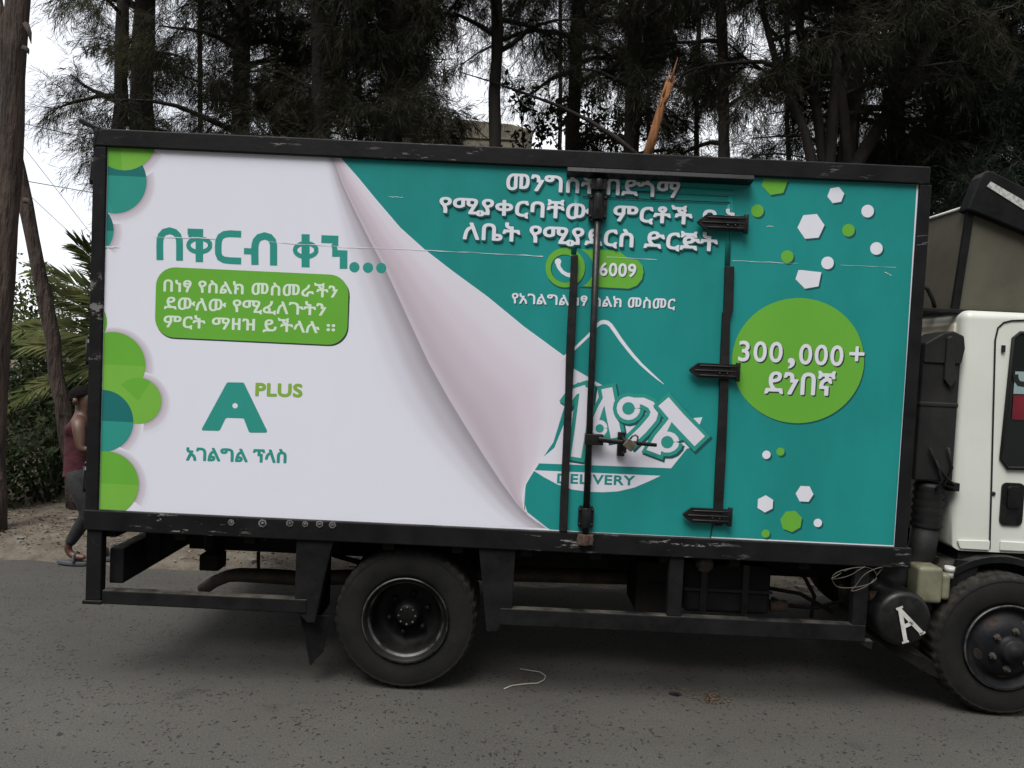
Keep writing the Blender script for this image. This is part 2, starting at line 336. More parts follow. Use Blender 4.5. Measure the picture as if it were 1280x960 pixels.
M['leaves'] = leaf('dark glossy leaves', (0.015, 0.023, 0.010), (0.038, 0.055, 0.022), 2.0, 0.25)
M['leaves_mid'] = leaf('mid green leaves', (0.04, 0.062, 0.020), (0.085, 0.115, 0.04), 2.0, 0.3)
M['palm'] = leaf('palm leaflets', (0.075, 0.098, 0.030), (0.17, 0.18, 0.072), 3.0, 0.3)
M['litter'] = mat('dry fallen leaves', (0.07, 0.046, 0.026), (0.18, 0.145, 0.10), scale=9, rough=0.9)
M['stone'] = mat('rubble stone', (0.12, 0.11, 0.095), (0.2, 0.19, 0.17), scale=9, rough=0.95, bump=0.4, bscale=20)
M['cable'] = mat('black cable sheath', (0.02, 0.02, 0.02), rough=0.7)
M['concrete'] = mat('stained concrete', (0.20, 0.18, 0.14), (0.11, 0.095, 0.07), scale=1.8, rough=0.95, bump=0.3, bscale=6, detail=8)
M['brick_red'] = mat('orange clay', (0.30, 0.13, 0.06), (0.22, 0.10, 0.05), scale=5, rough=0.9)
M['skin'] = mat('brown skin', (0.085, 0.042, 0.026), (0.066, 0.031, 0.019), scale=9, rough=0.5)
M['hair'] = mat('short black hair', (0.004, 0.0035, 0.003), (0.008, 0.007, 0.006), scale=60, spec=0.1, rough=0.9, bump=0.5, bscale=120)
M['maroon'] = mat('maroon cotton', (0.060, 0.0065, 0.013), (0.040, 0.0045, 0.009), scale=12, rough=0.85, bump=0.5, bscale=18, dist=0.02)
M['jeans'] = mat('faded black denim', (0.006, 0.0063, 0.0075), (0.020, 0.0205, 0.023), scale=10, rough=0.85, bump=0.5, bscale=22, dist=0.015)
M['sandal'] = mat('grey foam slipper', (0.05, 0.052, 0.058), (0.075, 0.077, 0.082), scale=10, rough=0.8)
M['sack'] = mat('white woven sack', (0.55, 0.54, 0.50), (0.40, 0.38, 0.34), scale=8, rough=0.9, bump=0.4, bscale=30)
M['straw'] = mat('pale wire', (0.34, 0.32, 0.27), rough=0.6)
M['old_wire'] = mat('dull tie wire', (0.075, 0.066, 0.055), rough=0.7)
M['spot'] = mat('rust brown crumbs', (0.055, 0.034, 0.02), (0.10, 0.062, 0.033), scale=30, rough=0.95)

# ------------------------------------------------------------------ ground, road, verge
rng = np.random.default_rng(7)
def grid_mesh(name, xs, ys, fn, m, kind='structure'):
    X, Y = np.meshgrid(xs, ys); Z = fn(X, Y)
    v = np.stack([X, Y, Z], -1).reshape(-1, 3); nx, ny = len(xs), len(ys)
    f = [(j*nx+i, j*nx+i+1, (j+1)*nx+i+1, (j+1)*nx+i) for j in range(ny-1) for i in range(nx-1)]
    me = bpy.data.meshes.new(name); me.from_pydata(v.tolist(), [], f); me.materials.append(m)
    me.polygons.foreach_set('use_smooth', [True]*len(f)); me.update()
    o = bpy.data.objects.new(name, me); COL.objects.link(o); o['kind'] = kind
    return o
def vnoise(X, Y, s, seed):
    r = np.random.default_rng(seed); out = 0
    for k in range(7):
        a = r.uniform(0, 2*np.pi); w = s*r.uniform(0.6, 1.9); p = r.uniform(0, 6.28)
        out = out+np.sin((np.cos(a)*X+np.sin(a)*Y)*w+p)
    return out/7
grid_mesh('ground', [-300, -50, 0, 50, 300], [-300, -50, 0, 50, 400], lambda X, Y: X*0-0.02, M['dirt'])
def road_edge(x): return 2.16+0.06*math.sin(x*1.7)+0.04*math.sin(x*4.3+1)+0.025*math.sin(x*11+2)
xs = [-150, -60, -20, -10]+[i*0.1 for i in range(-80, 120)]+[14, 25, 60, 150]
v = []; f = []
for x in xs: v += [(x, -60, 0), (x, -8, 0), (x, road_edge(x), 0)]
for i in range(len(xs)-1):
    for k in range(2): f.append((i*3+k, i*3+3+k, i*3+4+k, i*3+1+k))
me = bpy.data.meshes.new('road'); me.from_pydata(v, [], f); me.materials.append(M['asphalt']); me.update()
road = bpy.data.objects.new('road', me); COL.objects.link(road); road['kind'] = 'structure'
def verge_h(X, Y):
    t = np.clip((Y-2.05)/0.5, 0, 1); e = np.clip((Y-4.1)/1.0, 0, 1); e = e*e*(3-2*e)
    return -0.016+t*(0.022+0.03*vnoise(X, Y, 5, 1)+0.016*vnoise(X, Y, 17, 2)+0.010*vnoise(X, Y, 37, 4)+0.05*t)+e*(1.25+0.3*vnoise(X, Y, 1.6, 3))
grid_mesh('verge', np.arange(-9, 14, 0.07), np.concatenate([np.arange(2.0, 6, 0.07), np.arange(6, 30, 1.0)]), verge_h, M['dirt'])

def scatter_quads(name, P, size, m, parent=None, seed=1, tilt=0.6, aspect=0.5, kind='stuff'):
    r = np.random.default_rng(seed); n = len(P)
    a = r.uniform(0, 2*np.pi, n); nrm = np.stack([r.normal(0, tilt, n), r.normal(0, tilt, n), np.ones(n)], 1); nrm /= np.linalg.norm(nrm, axis=1)[:, None]
    t = np.stack([np.cos(a), np.sin(a), np.zeros(n)], 1); t -= nrm*(t*nrm).sum(1)[:, None]; t /= np.linalg.norm(t, axis=1)[:, None]
    b = np.cross(nrm, t); s = (size[0]+(size[1]-size[0])*r.random(n))[:, None]
    V = np.stack([P-t*s, P-b*s*aspect, P+t*s, P+b*s*aspect], 1).reshape(-1, 3)
    return quad_obj(name, V, m, parent, kind)
def quad_obj(name, V, m, parent=None, kind=None):
    n = len(V)//4; me = bpy.data.meshes.new(name)
    me.vertices.add(len(V)); me.vertices.foreach_set('co', np.ascontiguousarray(V, dtype=np.float32).ravel())
    me.loops.add(len(V)); me.loops.foreach_set('vertex_index', np.arange(len(V), dtype=np.int32))
    me.polygons.add(n); me.polygons.foreach_set('loop_start', np.arange(0, len(V), 4, dtype=np.int32))
    me.materials.append(m); me.update(calc_edges=True)
    o = bpy.data.objects.new(name, me); COL.objects.link(o)
    if parent: o.parent = parent; o.location = -parent.location
    if kind: o['kind'] = kind
    return o
n = 16000
P = np.stack([rng.uniform(-7, 9, n), 2.25+np.abs(rng.normal(0, 1, n))*1.1, np.zeros(n)], 1)
P = P[(rng.random(len(P)) < np.clip((P[:, 1]-2.2)/0.8, 0.10, 1)) & (P[:, 1] < 5.4)]
P[:, 2] = verge_h(P[:, 0], P[:, 1])+0.012
tag(scatter_quads('leaf_litter', P, (0.006, 0.024), M['litter'], tilt=0.5), 'dry brown fallen leaves and twigs strewn along the dirt verge', 'leaf litter')
mb = MB(); rr = random.Random(5)
for i in range(420):
    x = rr.uniform(-6, 7); y = 2.3+abs(rr.gauss(0, 0.8)); s = rr.choice([0.012, 0.018, 0.03, 0.05])*rr.uniform(0.7, 1.3)
    z = float(verge_h(np.array(x), np.array(y)))
    vv = [(x+s*rr.uniform(.7, 1.2)*math.cos(a)*math.cos(e), y+s*rr.uniform(.7, 1.2)*math.sin(a)*math.cos(e), z+s*0.7*math.sin(e)) for e in (-.5, .6) for a in [k*1.2566+rr.uniform(-.3, .3) for k in range(5)]]
    mb.add(vv, [(0,1,6,5),(1,2,7,6),(2,3,8,7),(3,4,9,8),(4,0,5,9),(5,6,7,8,9)])
tag(mb.build('rubble', M['stone']), 'small grey stones and rubble scattered on the dirt verge', 'rubble', kind='stuff')
# grains and crumbs lying on the asphalt
n = 500
P = np.stack([rng.uniform(-3, 7, n), rng.uniform(-2.2, 2.1, n), np.full(n, 0.004)], 1)
tag(scatter_quads('road_grit', P, (0.003, 0.009), M['litter'], tilt=0.15, seed=4), 'pale specks of grit and leaf crumbs lying on the asphalt', 'grit')
mb = MB(); c0 = [(630, 861), (640, 857), (655, 855), (672, 854), (680, 850), (682, 845), (675, 840), (662, 838), (650, 836)]
def gpt(px, py, z=0.0):
    d = RGT*((px-640)/F)+UP*((480-py)/F)+FWD
    return CAM_LOC+d*((z-CAM_LOC.z)/d.z)
mb.tube([gpt(x, y, 0.006) for x, y in c0], 0.0035, 6)
tag(mb.build('bent_wire', M['straw']), 'thin pale bent wire lying on the road under the truck', 'wire')
mb = MB(); c = gpt(886, 874, 0.0)
P = np.array([[c.x+rng.normal(0, .055), c.y+rng.normal(0, .05), 0.006+abs(rng.normal(0, .004))] for _ in range(150)])
tag(scatter_quads('leaf_crumbs', P, (0.004, 0.014), M['spot'], tilt=0.5, seed=8), 'small rust brown scatter of crumbled leaf on the asphalt', 'leaf crumbs')
c = gpt(844, 867, 0.004); mb = MB()
mb.lathe([(0.001, 0), (0.02, 0.0), (0.03, 0.0)], (0, 0, 0), 14)
mb.v = [(c.x+x*1.25, c.y+z*0.9, 0.009-((x*x+z*z)**.5)*0.15) for x, y, z in mb.v]
tag(mb.build('tar_lump', M['black_gloss']), 'small black tar lump stuck on the asphalt', 'tar lump')

# ------------------------------------------------------------------ the truck
truck = empty('box_truck', (2.2, 1.0, 0.0), 'white cab box truck with black framed teal and white printed side, standing on the road', 'truck')
TL, TR, BR, BL = (0.0, 2.932), (4.372, 2.932), (4.372, 0.9584), (0.0, 0.9584)
BD = 2.1                                             # box width
# --- box shell
mb = MB()
mb.box(-0.02, 4.42, 0.03, BD-0.03, 0.90, 2.97)
shell = mb.build('box_shell', mat('dull galvanised sheet', (0.36, 0.36, 0.35), (0.26, 0.26, 0.25), scale=3, rough=0.6), truck)
mb = MB(); x0, x1, z0, z1 = TL[0]-0.01, TR[0]+0.01, BL[1]-0.01, TL[1]+0.01
mb.box(x0, x1, 0.0, 0.027, z0, z1)
panel = mb.build('side_panel', M['v_white'], truck)
mb = MB(); mb.box(x0, x1, BD-0.027, BD, z0, z1); mb.build('side_panel', M['v_white'], truck)
# frame: rails and posts
def rail(name, a, b, h0, h1, y0, y1, m, bev=0.006):
    pass
mb = MB(); mb.box(-0.07, 4.424, -0.022, 0.03, 2.928, 3.022); mb.box(-0.07, 4.424, BD-0.03, BD+0.02, 2.928, 3.03)
mb.prism([(-0.068, 2.90), (-0.068, 3.024), (-0.15, 3.045), (-0.155, 3.062), (-0.135, 3.072), (-0.03, 3.026)], -0.024, 0.05)
mb.build('top_rail', M['black_frame'], truck, 0.007)
mb = MB(); mb.box(-0.06, 4.41, 0.0, BD, 2.97, 3.012); mb.build('roof', M['black_steel'], truck)
for (a, b, y0, y1) in ((-0.072, -0.002, -0.018, 0.05), (4.374, 4.438, -0.018, 0.05), (-0.072, -0.002, BD-0.05, BD+0.018), (4.374, 4.438, BD-0.05, BD+0.018)):
    mb = MB(); mb.box(a, b, y0, y1, 0.86, 2.927); cp = mb.build('corner_post', M['black_plain'] if a > 1 else M['black_post'], truck, 0.006)
    if a > 1 and y0 < 1:
        mb = MB()
        for p_, q_ in (((1144, 296), (1157, 295)), ((1143.5, 307), (1156, 305.5)), ((1150, 305), (1158, 303))): mb.stroke([pz(*p_), pz(*q_)], .003, -0.0195)
        mb.flatnormals = True; mb.build('scratch', M['chalk'], cp)
mb = MB(); mb.box(-0.074, 4.462, -0.024, 0.04, 0.845, 0.957); mb.box(-0.074, 4.47, BD-0.04, BD+0.024, 0.845, 0.957)
bottom = mb.build('bottom_rail', M['black_frame'], truck, 0.006)
# chalk rings drawn round the rivets on the bottom rail
for px, py, r in ((291, 652, 4.0), (330, 653, 5.2), (364, 653, 4.6), (383, 654, 3.8), (401, 654, 4.6), (417, 655, 4.4)):
    x, z = pz(px, py); mb = MB()
    mb.lathe([(r*S*0.62, 0), (r*S, -0.0015), (r*S*1.02, 0)], (x, -0.026, z), 14, fn=lambda i, j: 0.0022*math.sin(j*2.7+px))
    mb.lathe([(0.0005, -0.003), (0.006, -0.003), (0.008, 0)], (x, -0.025, z), 8)
    mb.build('rivet', M['chalk'], bottom)
# rear door hinge barrels on the rear edge
for z0 in (2.80, 1.82, 1.12):
    mb = MB(); mb.tube([(-0.088, 0.02, z0-0.07), (-0.088, 0.02, z0+0.07)], 0.017, 10)
    mb.tube([(-0.088, 0.02, z0+0.07), (-0.088, 0.02, z0+0.095)], 0.010, 8); mb.box(-0.09, -0.06, 0.0, 0.03, z0-0.05, z0+0.05)
    mb.build('rear_hinge', M['black_gloss'], truck)
# rear doors
for y0, y1 in ((0.06, 1.04), (1.06, 2.04)):
    mb = MB(); mb.box(-0.05, -0.022, y0, y1, 0.96, 2.92); mb.build('rear_door', M['v_white'], truck, 0.006)

# --- printed artwork on the side panel
LY = 0.0002
WHITE = (0.715, 0.725, 0.81)
def layer(k): return -0.0001-LY*k
def clip(poly):
    def cut(ps, ins, inter):
        o = []
        for i, p in enumerate(ps):
            q = ps[i-1]
            if ins(p):
                if not ins(q): o.append(inter(q, p))
                o.append(p)
            elif ins(q): o.append(inter(q, p))
        return o
    e = 0.0005
    for ax, lim, sg in ((0, TL[0]+e, 1), (0, TR[0]-e, -1), (1, BL[1]+e, 1), (1, TL[1]-e, -1)):
        def inter(q, p, ax=ax, lim=lim):
            t = (lim-q[ax])/(p[ax]-q[ax]); return (q[0]+t*(p[0]-q[0]), q[1]+t*(p[1]-q[1]))
        poly = cut(poly, lambda p, ax=ax, lim=lim, sg=sg: sg*(p[ax]-lim) >= 0, inter)
        if not poly: return []
    return poly
def circ(cx, cz, r, n=40, a0=0, a1=2*math.pi):
    full = abs(a1-a0-2*math.pi) < 1e-6
    return [(cx+r*math.cos(a0+(a1-a0)*i/(n if full else n-1)), cz+r*math.sin(a0+(a1-a0)*i/(n if full else n-1))) for i in range(n)]
def pp(pts): return [pz(*p) for p in pts]
def sub(mb, name, mats, parent=panel, **k):
    mb.flatnormals = True
    return mb.build(name, mats, parent, **k)

mb = MB()
teal = [(425, 196), (700, 209), (938, 221), (1145.9, 231), (1118.6, 681.8), (888, 671), (888, 674), (688, 662), (672, 653.6), (659, 640), (653, 622), (657, 605),
        (672, 579), (692, 552), (708, 500), (708, 449), (655, 409), (610, 372), (565, 339), (530, 312), (500, 285), (470, 250), (447, 222)]
mb.sheet(clip(pp(teal)), layer(0)); sub(mb, 'teal_print', M['v_teal'])

def ramp_mat(name, stops):
    """white vinyl printed with a tint that runs across the strip"""
    m = vinyl(name, WHITE, 0.985)
    t = m.node_tree; K = t.links.new; P = t.nodes['Principled BSDF']
    uv = t.nodes.new('ShaderNodeUVMap'); uv.uv_map = 'UVMap'; sp = t.nodes.new('ShaderNodeSeparateXYZ')
    r = t.nodes.new('ShaderNodeValToRGB'); r.color_ramp.interpolation = 'EASE'
    while len(r.color_ramp.elements) < len(stops): r.color_ramp.elements.new(0.5)
    for e, (p, c) in zip(r.color_ramp.elements, stops): e.position = p; e.color = (*[x/w for x, w in zip(c, (0.74, 0.735, 0.80))], 1)
    mu = t.nodes.new('ShaderNodeMix'); mu.data_type = 'RGBA'; mu.blend_type = 'MULTIPLY'; mu.inputs[0].default_value = 1
    K(P.inputs['Base Color'].links[0].from_socket, mu.inputs[6])
    K(uv.outputs[0], sp.inputs[0]); K(sp.outputs[0], r.inputs[0]); K(r.outputs[0], mu.inputs[7]); K(mu.outputs[2], P.inputs['Base Color'])
    return m
def strip(name, Lp, Rp, y, m, cols=10, parent=panel, sub_n=3):
    def dense(ps):
        o = []
        for a, b in zip(ps[:-1], ps[1:]):
            for k in range(sub_n): o.append((a[0]+(b[0]-a[0])*k/sub_n, a[1]+(b[1]-a[1])*k/sub_n))
        return o+[ps[-1]]
    Lp, Rp = dense(Lp), dense(Rp); n = len(Lp); v = []; uv = []
    for i in range(n):
        for c in range(cols+1):
            t = c/cols; v.append((Lp[i][0]*(1-t)+Rp[i][0]*t, y, Lp[i][1]*(1-t)+Rp[i][1]*t)); uv.append((t, i/(n-1)))
    f = [(i*(cols+1)+c, (i+1)*(cols+1)+c, (i+1)*(cols+1)+c+1, i*(cols+1)+c+1) for i in range(n-1) for c in range(cols)]
    me = bpy.data.meshes.new(name); me.from_pydata(v, [], f); me.materials.append(m)
    ul = me.uv_layers.new(name='UVMap')
    for l in me.loops: ul.data[l.index].uv = uv[l.vertex_index]
    me.update(); o = bpy.data.objects.new(name, me); COL.objects.link(o); o.parent = parent
    w = Vector((0, 0, 0)); q = parent
    while q: w += q.location; q = q.parent
    o.location = -w
    return o
fold = [(416, 197), (428, 230), (442, 260), (462, 300), (484, 341), (510, 398), (536, 454), (560, 497), (583, 535), (605, 570), (626, 602), (645, 628), (660, 645), (682, 660.3)]
curlr = [(425, 197.2), (447, 222), (470, 250), (500, 285), (530, 312), (565, 339), (610, 372), (655, 409), (711, 450), (708, 500), (692, 552), (657, 605), (655, 637), (685, 660.6)]
shl = [(403, 197), (408, 230), (413, 260), (418, 300), (424, 341), (440, 398), (456, 454), (474, 497), (498, 535), (530, 570), (562, 602), (590, 628), (610, 645), (626, 657.6)]
wh = (0.74, 0.735, 0.80); wa = wh
strip('curl_shade_print', pp(shl), pp(fold), layer(1), ramp_mat('printed fold shade', [(0, wa), (0.22, (0.728, 0.721, 0.786)), (0.48, (0.645, 0.625, 0.685)), (0.76, (0.49, 0.455, 0.505)), (1, (0.33, 0.295, 0.33))]))
strip('page_curl_print', pp(fold), pp(curlr), layer(2), ramp_mat('printed page curl', [(0, (0.56, 0.50, 0.55)), (0.10, (0.50, 0.425, 0.475)), (0.30, (0.56, 0.475, 0.535)), (0.55, (0.635, 0.565, 0.625)), (0.8, (0.69, 0.64, 0.70)), (1, (0.70, 0.665, 0.72))]))
mb = MB(); mb.stroke(pp(curlr[:9]), 0.006, layer(3)); sub(mb, 'page_edge_print', M['v_text_white'])
mb = MB(); mb.stroke(pp([(692, 552), (672, 579), (657, 605), (653, 622), (655, 637), (672, 653.6)]), [0.002, .005, .006, .006, .005, .002], layer(3)); sub(mb, 'page_edge_print', M['v_text_white'])

# leaf-like circles at the rear edge
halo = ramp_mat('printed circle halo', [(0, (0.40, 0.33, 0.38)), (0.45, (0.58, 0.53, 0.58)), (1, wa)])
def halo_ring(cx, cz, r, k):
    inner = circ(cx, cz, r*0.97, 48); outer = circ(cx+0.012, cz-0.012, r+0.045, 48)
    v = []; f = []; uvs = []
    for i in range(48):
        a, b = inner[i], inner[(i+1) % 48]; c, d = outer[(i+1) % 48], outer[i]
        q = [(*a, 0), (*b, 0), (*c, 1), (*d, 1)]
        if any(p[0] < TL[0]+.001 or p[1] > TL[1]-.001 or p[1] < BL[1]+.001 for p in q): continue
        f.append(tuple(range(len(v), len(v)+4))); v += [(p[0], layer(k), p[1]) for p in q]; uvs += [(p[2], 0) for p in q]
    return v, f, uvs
LC = [  # px, py, r px, main, alt, split angle, layer
    (108, 287, 34, 'v_teal_text', 'v_teal_dark', 0, 2), (143, 226, 40, 'v_teal_text', 'v_teal_dark', 0.16, 3), (155, 171, 41, 'v_green', 'v_green_light', None, 4),
    (106, 402, 28, 'v_green', 'v_green_light', None, 2), (141, 456, 41, 'v_green', 'v_green_light', 'h', 3), (173, 501, 29, 'v_green_light', 'v_green', 'v', 4),
    (128, 526, 39, 'v_teal_text', 'v_teal_dark', 0, 5), (133, 604.5, 41, 'v_green', 'v_green_light', 'h2', 6)]
for li, (px, py, r, a, b, sp, k) in enumerate(LC):
    cx, cz = pz(px, py); hz = r > 30 or px > 150; r *= S; mb = MB()
    v, f, uvs = halo_ring(cx, cz, r, .5+.15*li) if hz else ([], [], [])
    mb.sheet(clip(circ(cx, cz, r, 56)), layer(k), 0)
    if sp == 'h' or sp == 'h2': mb.sheet(clip(circ(cx, cz, r, 40, -math.pi, 0)), layer(k)-0.0001, 1)
    elif sp == 'v': mb.sheet(clip([(cx, cz)]+circ(cx, cz, r, 14, R(60), R(140))), layer(k)-0.0001, 1)
    elif sp is None: mb.sheet(clip([(cx-r*.1, cz)]+circ(cx, cz, r, 14, R(-92), R(-30))), layer(k)-0.0001, 1)
    else:
        al = math.asin(sp); mb.sheet(clip(circ(cx, cz, r, 40, al, math.pi-al)), layer(k)-0.0001, 1)
        w = clip([(cx-r*.45, cz), (cx, cz-r)]+circ(cx, cz, r, 10, R(-92), R(-150)))
        if w: mb.sheet(w, layer(k)-0.0001, 2)
    o = sub(mb, 'printed_circle', [M[a], M[b], M['v_teal_light'] if 'teal' in a else M[b]])
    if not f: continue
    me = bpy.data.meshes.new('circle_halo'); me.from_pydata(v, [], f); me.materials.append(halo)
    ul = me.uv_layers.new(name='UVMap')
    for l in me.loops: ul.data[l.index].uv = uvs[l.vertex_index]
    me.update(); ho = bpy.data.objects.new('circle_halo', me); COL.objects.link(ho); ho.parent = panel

# lettering
def glyphs(body, offset=0.0, spacing=1.0, shear=0.0):
    c = bpy.data.curves.new('lettering', 'FONT'); c.body = body; c.offset = offset; c.space_character = spacing; c.shear = shear; c.resolution_u = 4
    c.fill_mode = 'FRONT'
    o = bpy.data.objects.new('lettering', c); COL.objects.link(o)
    dg = bpy.context.evaluated_depsgraph_get(); me = bpy.data.meshes.new_from_object(o.evaluated_get(dg))
    V = np.array([p.co[:2] for p in me.vertices]); Fc = [tuple(p.vertices) for p in me.polygons]
    bpy.data.objects.remove(o); bpy.data.curves.remove(c); bpy.data.meshes.remove(me)
    return V, Fc
def text(body, left, right, h, m, y, shadow=None, soff=(1.6, 2.0), bold=0.35, spacing=1.0, name='printed_text', parent=None):
    """glyph outlines fitted between two points of the panel; weight comes from stamping the outline round a small circle"""
    V, Fc = glyphs(body, 0.0, spacing)
    lo, hi = V.min(0), V.max(0); bw = bold*S
    (xl, zl), (xr, zr) = pz(*left), pz(*right); hh = h*S-2*bw; xl += bw; xr -= bw
    U = (V-lo)/(hi-lo)
    X = xl+U[:, 0]*(xr-xl); Z = zl+(zr-zl)*U[:, 0]-hh/2+U[:, 1]*hh
    ring = [(0, 0)]+[(bw*math.cos(k*math.pi/4), bw*math.sin(k*math.pi/4)) for k in range(8)]
    iv = sorted(((min(X[i] for i in f), max(X[i] for i in f), f) for f in Fc), key=lambda q: q[0]); words = []; end = -1e9
    for x0_, x1_, f in iv:
        if x0_-end > 0.22*hh or not words: words.append([])
        words[-1].append(f); end = max(end, x1_)
    for wf in words:
        use = sorted({i for f in wf for i in f}); im = {i: k for k, i in enumerate(use)}; wf = [tuple(im[i] for i in f) for f in wf]; x_, z_ = X[use], Z[use]; mb = MB()
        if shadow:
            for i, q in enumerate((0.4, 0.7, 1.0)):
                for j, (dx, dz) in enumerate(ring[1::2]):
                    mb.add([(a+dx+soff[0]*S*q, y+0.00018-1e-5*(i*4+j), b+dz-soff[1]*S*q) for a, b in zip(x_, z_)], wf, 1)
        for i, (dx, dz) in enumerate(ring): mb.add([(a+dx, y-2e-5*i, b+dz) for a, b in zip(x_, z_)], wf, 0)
        sub(mb, name, [m, M[shadow]] if shadow else [m], parent or panel)
TW = M['v_text_white']
ct = lambda x, y: pz(180+x/4, 260+y/4)
def ell(cx_, cy_, rx, ry, n=20): return [(cx_+rx*math.cos(2*math.pi*i/n), cy_+ry*math.sin(2*math.pi*i/n)) for i in range(n+1)]
mb = MB()
for i, (pts, w) in enumerate((
        ([(80, 260), (79, 190), (80, 160), (86, 138), (100, 121), (128, 113), (154, 121), (170, 138), (177, 160), (178, 190), (178, 263)], 34),
        ([(218, 116), (296, 119)], 27), ([(277, 106), (277, 270)], 37), ([(222, 140), (246, 134), (262, 140)], 16), (ell(277, 186, 55, 34), 22),
        ([(486, 131), (430, 128), (402, 131), (382, 144), (373, 165), (371, 195), (372, 228), (380, 248), (400, 259), (430, 263), (486, 265)], 33),
        ([(555, 284), (554, 220), (555, 188), (561, 164), (576, 147), (603, 139), (629, 147), (643, 164), (648, 188), (648, 220), (648, 287)], 36), ([(500, 215), (540, 217)], 30),
        ([(808, 131), (808, 296)], 40), (ell(809, 210, 54, 34), 22),
        ([(887, 155), (972, 158)], 38), ([(957, 140), (957, 190)], 29), ([(949, 180), (960, 232)], 26), ([(941, 226), (1017, 229)], 33), ([(998, 215), (998, 304)], 38))):
    if i == 8: sub(mb, 'printed_text', M['v_teal_text']); mb = MB()
    mb.stroke([ct(*p) for p in pts], w/4*S, layer(4)-1.2e-5*i)
sub(mb, 'printed_text', M['v_teal_text'])
for px, py in ((443, 334), (460, 334.6), (476.6, 335)):
    mb = MB(); mb.sheet(circ(*pz(px, py), 6.4*S, 20), layer(4)); sub(mb, 'printed_dot', M['v_teal_text'])
def rrect(x0, x1, z0, z1, r, n=8):
    o = []
    for cx, cz, a in ((x1-r, z1-r, 0), (x0+r, z1-r, 90), (x0+r, z0+r, 180), (x1-r, z0+r, 270)):
        o += [(cx+r*math.cos(R(a+90*i/n)), cz+r*math.sin(R(a+90*i/n))) for i in range(n+1)]
    return o
mb = MB(); xl = pz(194.3, 380)[0]; xr = pz(435, 388)[0]; zt = pz(315, 338.6)[1]; zb = pz(315, 426.5)[1]
mb.sheet(rrect(xl+.004, xr+.007, zb-.008, zt-.01, 0.105), layer(1), 1); mb.sheet(rrect(xl, xr, zb, zt, 0.105), layer(2), 0)
sub(mb, 'printed_badge', [M['v_green'], M['v_ink_black']])
TM = M['v_text_mint']
text('በነፃ የስልክ መስመራችን', (204.5, 355.5), (422.5, 363.5), 18, TM, layer(3.5), bold=0.5)
text('ደውለው የሚፈለጉትን', (205, 378.5), (408, 387), 19, TM, layer(3.5), bold=0.5)
text('ምርት ማዘዝ ይችላሉ ።', (204.5, 401), (419, 409.5), 19, TM, layer(3.5), bold=0.5)
cA = lambda x, y: (210+x/6.737, 460+y/6.737)
mb = MB(); mb.sheet(pp([cA(*p) for p in ((505, 120), (632, 122), (642, 130), (836, 530), (828, 545), (692, 545), (680, 535), (640, 430), (628, 424), (497, 420), (484, 428), (440, 520), (425, 530), (290, 526), (285, 512), (492, 130))]),
                    layer(2), 0, [list(reversed(circ(*pz(*cA(565, 317)), 23/6.737*S, 16)))])
sub(mb, 'printed_letter', M['v_teal_text'])
text('PLUS', (319.2, 486.8), (378.4, 488.4), 17.5, M['v_green_text'], layer(2), bold=1.0, spacing=1.05)
text('አገልግል ፕላስ', (232.6, 566.8), (358.4, 570.3), 18, M['v_teal_text'], layer(2), bold=0.85)
YD = -0.0072                                       # print lies over the pressed ridge of the door here
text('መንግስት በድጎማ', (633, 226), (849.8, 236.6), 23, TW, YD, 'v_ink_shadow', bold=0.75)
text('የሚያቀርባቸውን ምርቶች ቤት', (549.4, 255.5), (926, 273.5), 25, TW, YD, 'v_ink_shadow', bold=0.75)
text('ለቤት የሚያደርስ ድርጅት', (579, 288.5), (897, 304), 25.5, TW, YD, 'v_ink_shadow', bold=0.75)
# telephone badge
mb = MB(); pill = [(714, 311.5), (760, 312.5), (775, 315), (786, 323.5), (797, 325), (803, 332), (804.5, 340), (802.5, 349), (796, 357), (786, 360.8), (714, 357)]
mb.sheet([(x+.008, z-.011) for x, z in pp(pill)], layer(1), 1); mb.sheet(pp(pill), layer(2), 0)
c = pz(716.5, 335.5); mb.sheet(circ(*c, 25*S), layer(3), 2)
c = pz(706.5, 334.5); mb.sheet(circ(c[0]+.004, c[1]-.009, 24.5*S), layer(4), 1); mb.sheet(circ(*c, 24.5*S), layer(5), 0)
c = pz(705.5, 335.3); mb.sheet(circ(*c, 17*S), layer(6), 1); mb.sheet(circ(c[0]+.004, c[1]-.004, 16.6*S), layer(6.6), 2)
sub(mb, 'phone_badge', [M['v_green'], M['v_ink_shadow'], M['v_teal']])
mb = MB(); ph = [(697, 326), (698.5, 334), (703, 340), (709, 343.5), (717, 344.5)]
mb.stroke(pp(ph), [7*S, 4.6*S, 4.4*S, 4.8*S, 7*S], layer(8)); mb.sheet(circ(*pz(697.5, 327), 4*S, 14), layer(8.3)); mb.sheet(circ(*pz(716, 343.5), 4.3*S, 14), layer(8.3))
sub(mb, 'phone_symbol', TW)
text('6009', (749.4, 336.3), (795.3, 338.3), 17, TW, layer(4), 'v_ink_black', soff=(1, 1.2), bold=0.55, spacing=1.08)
text('የአገልግል ነፃ ስልክ መስመር', (639.7, 373), (844, 380.4), 15, TW, layer(2), 'v_ink_shadow', soff=(1, 1.3), bold=0.4)
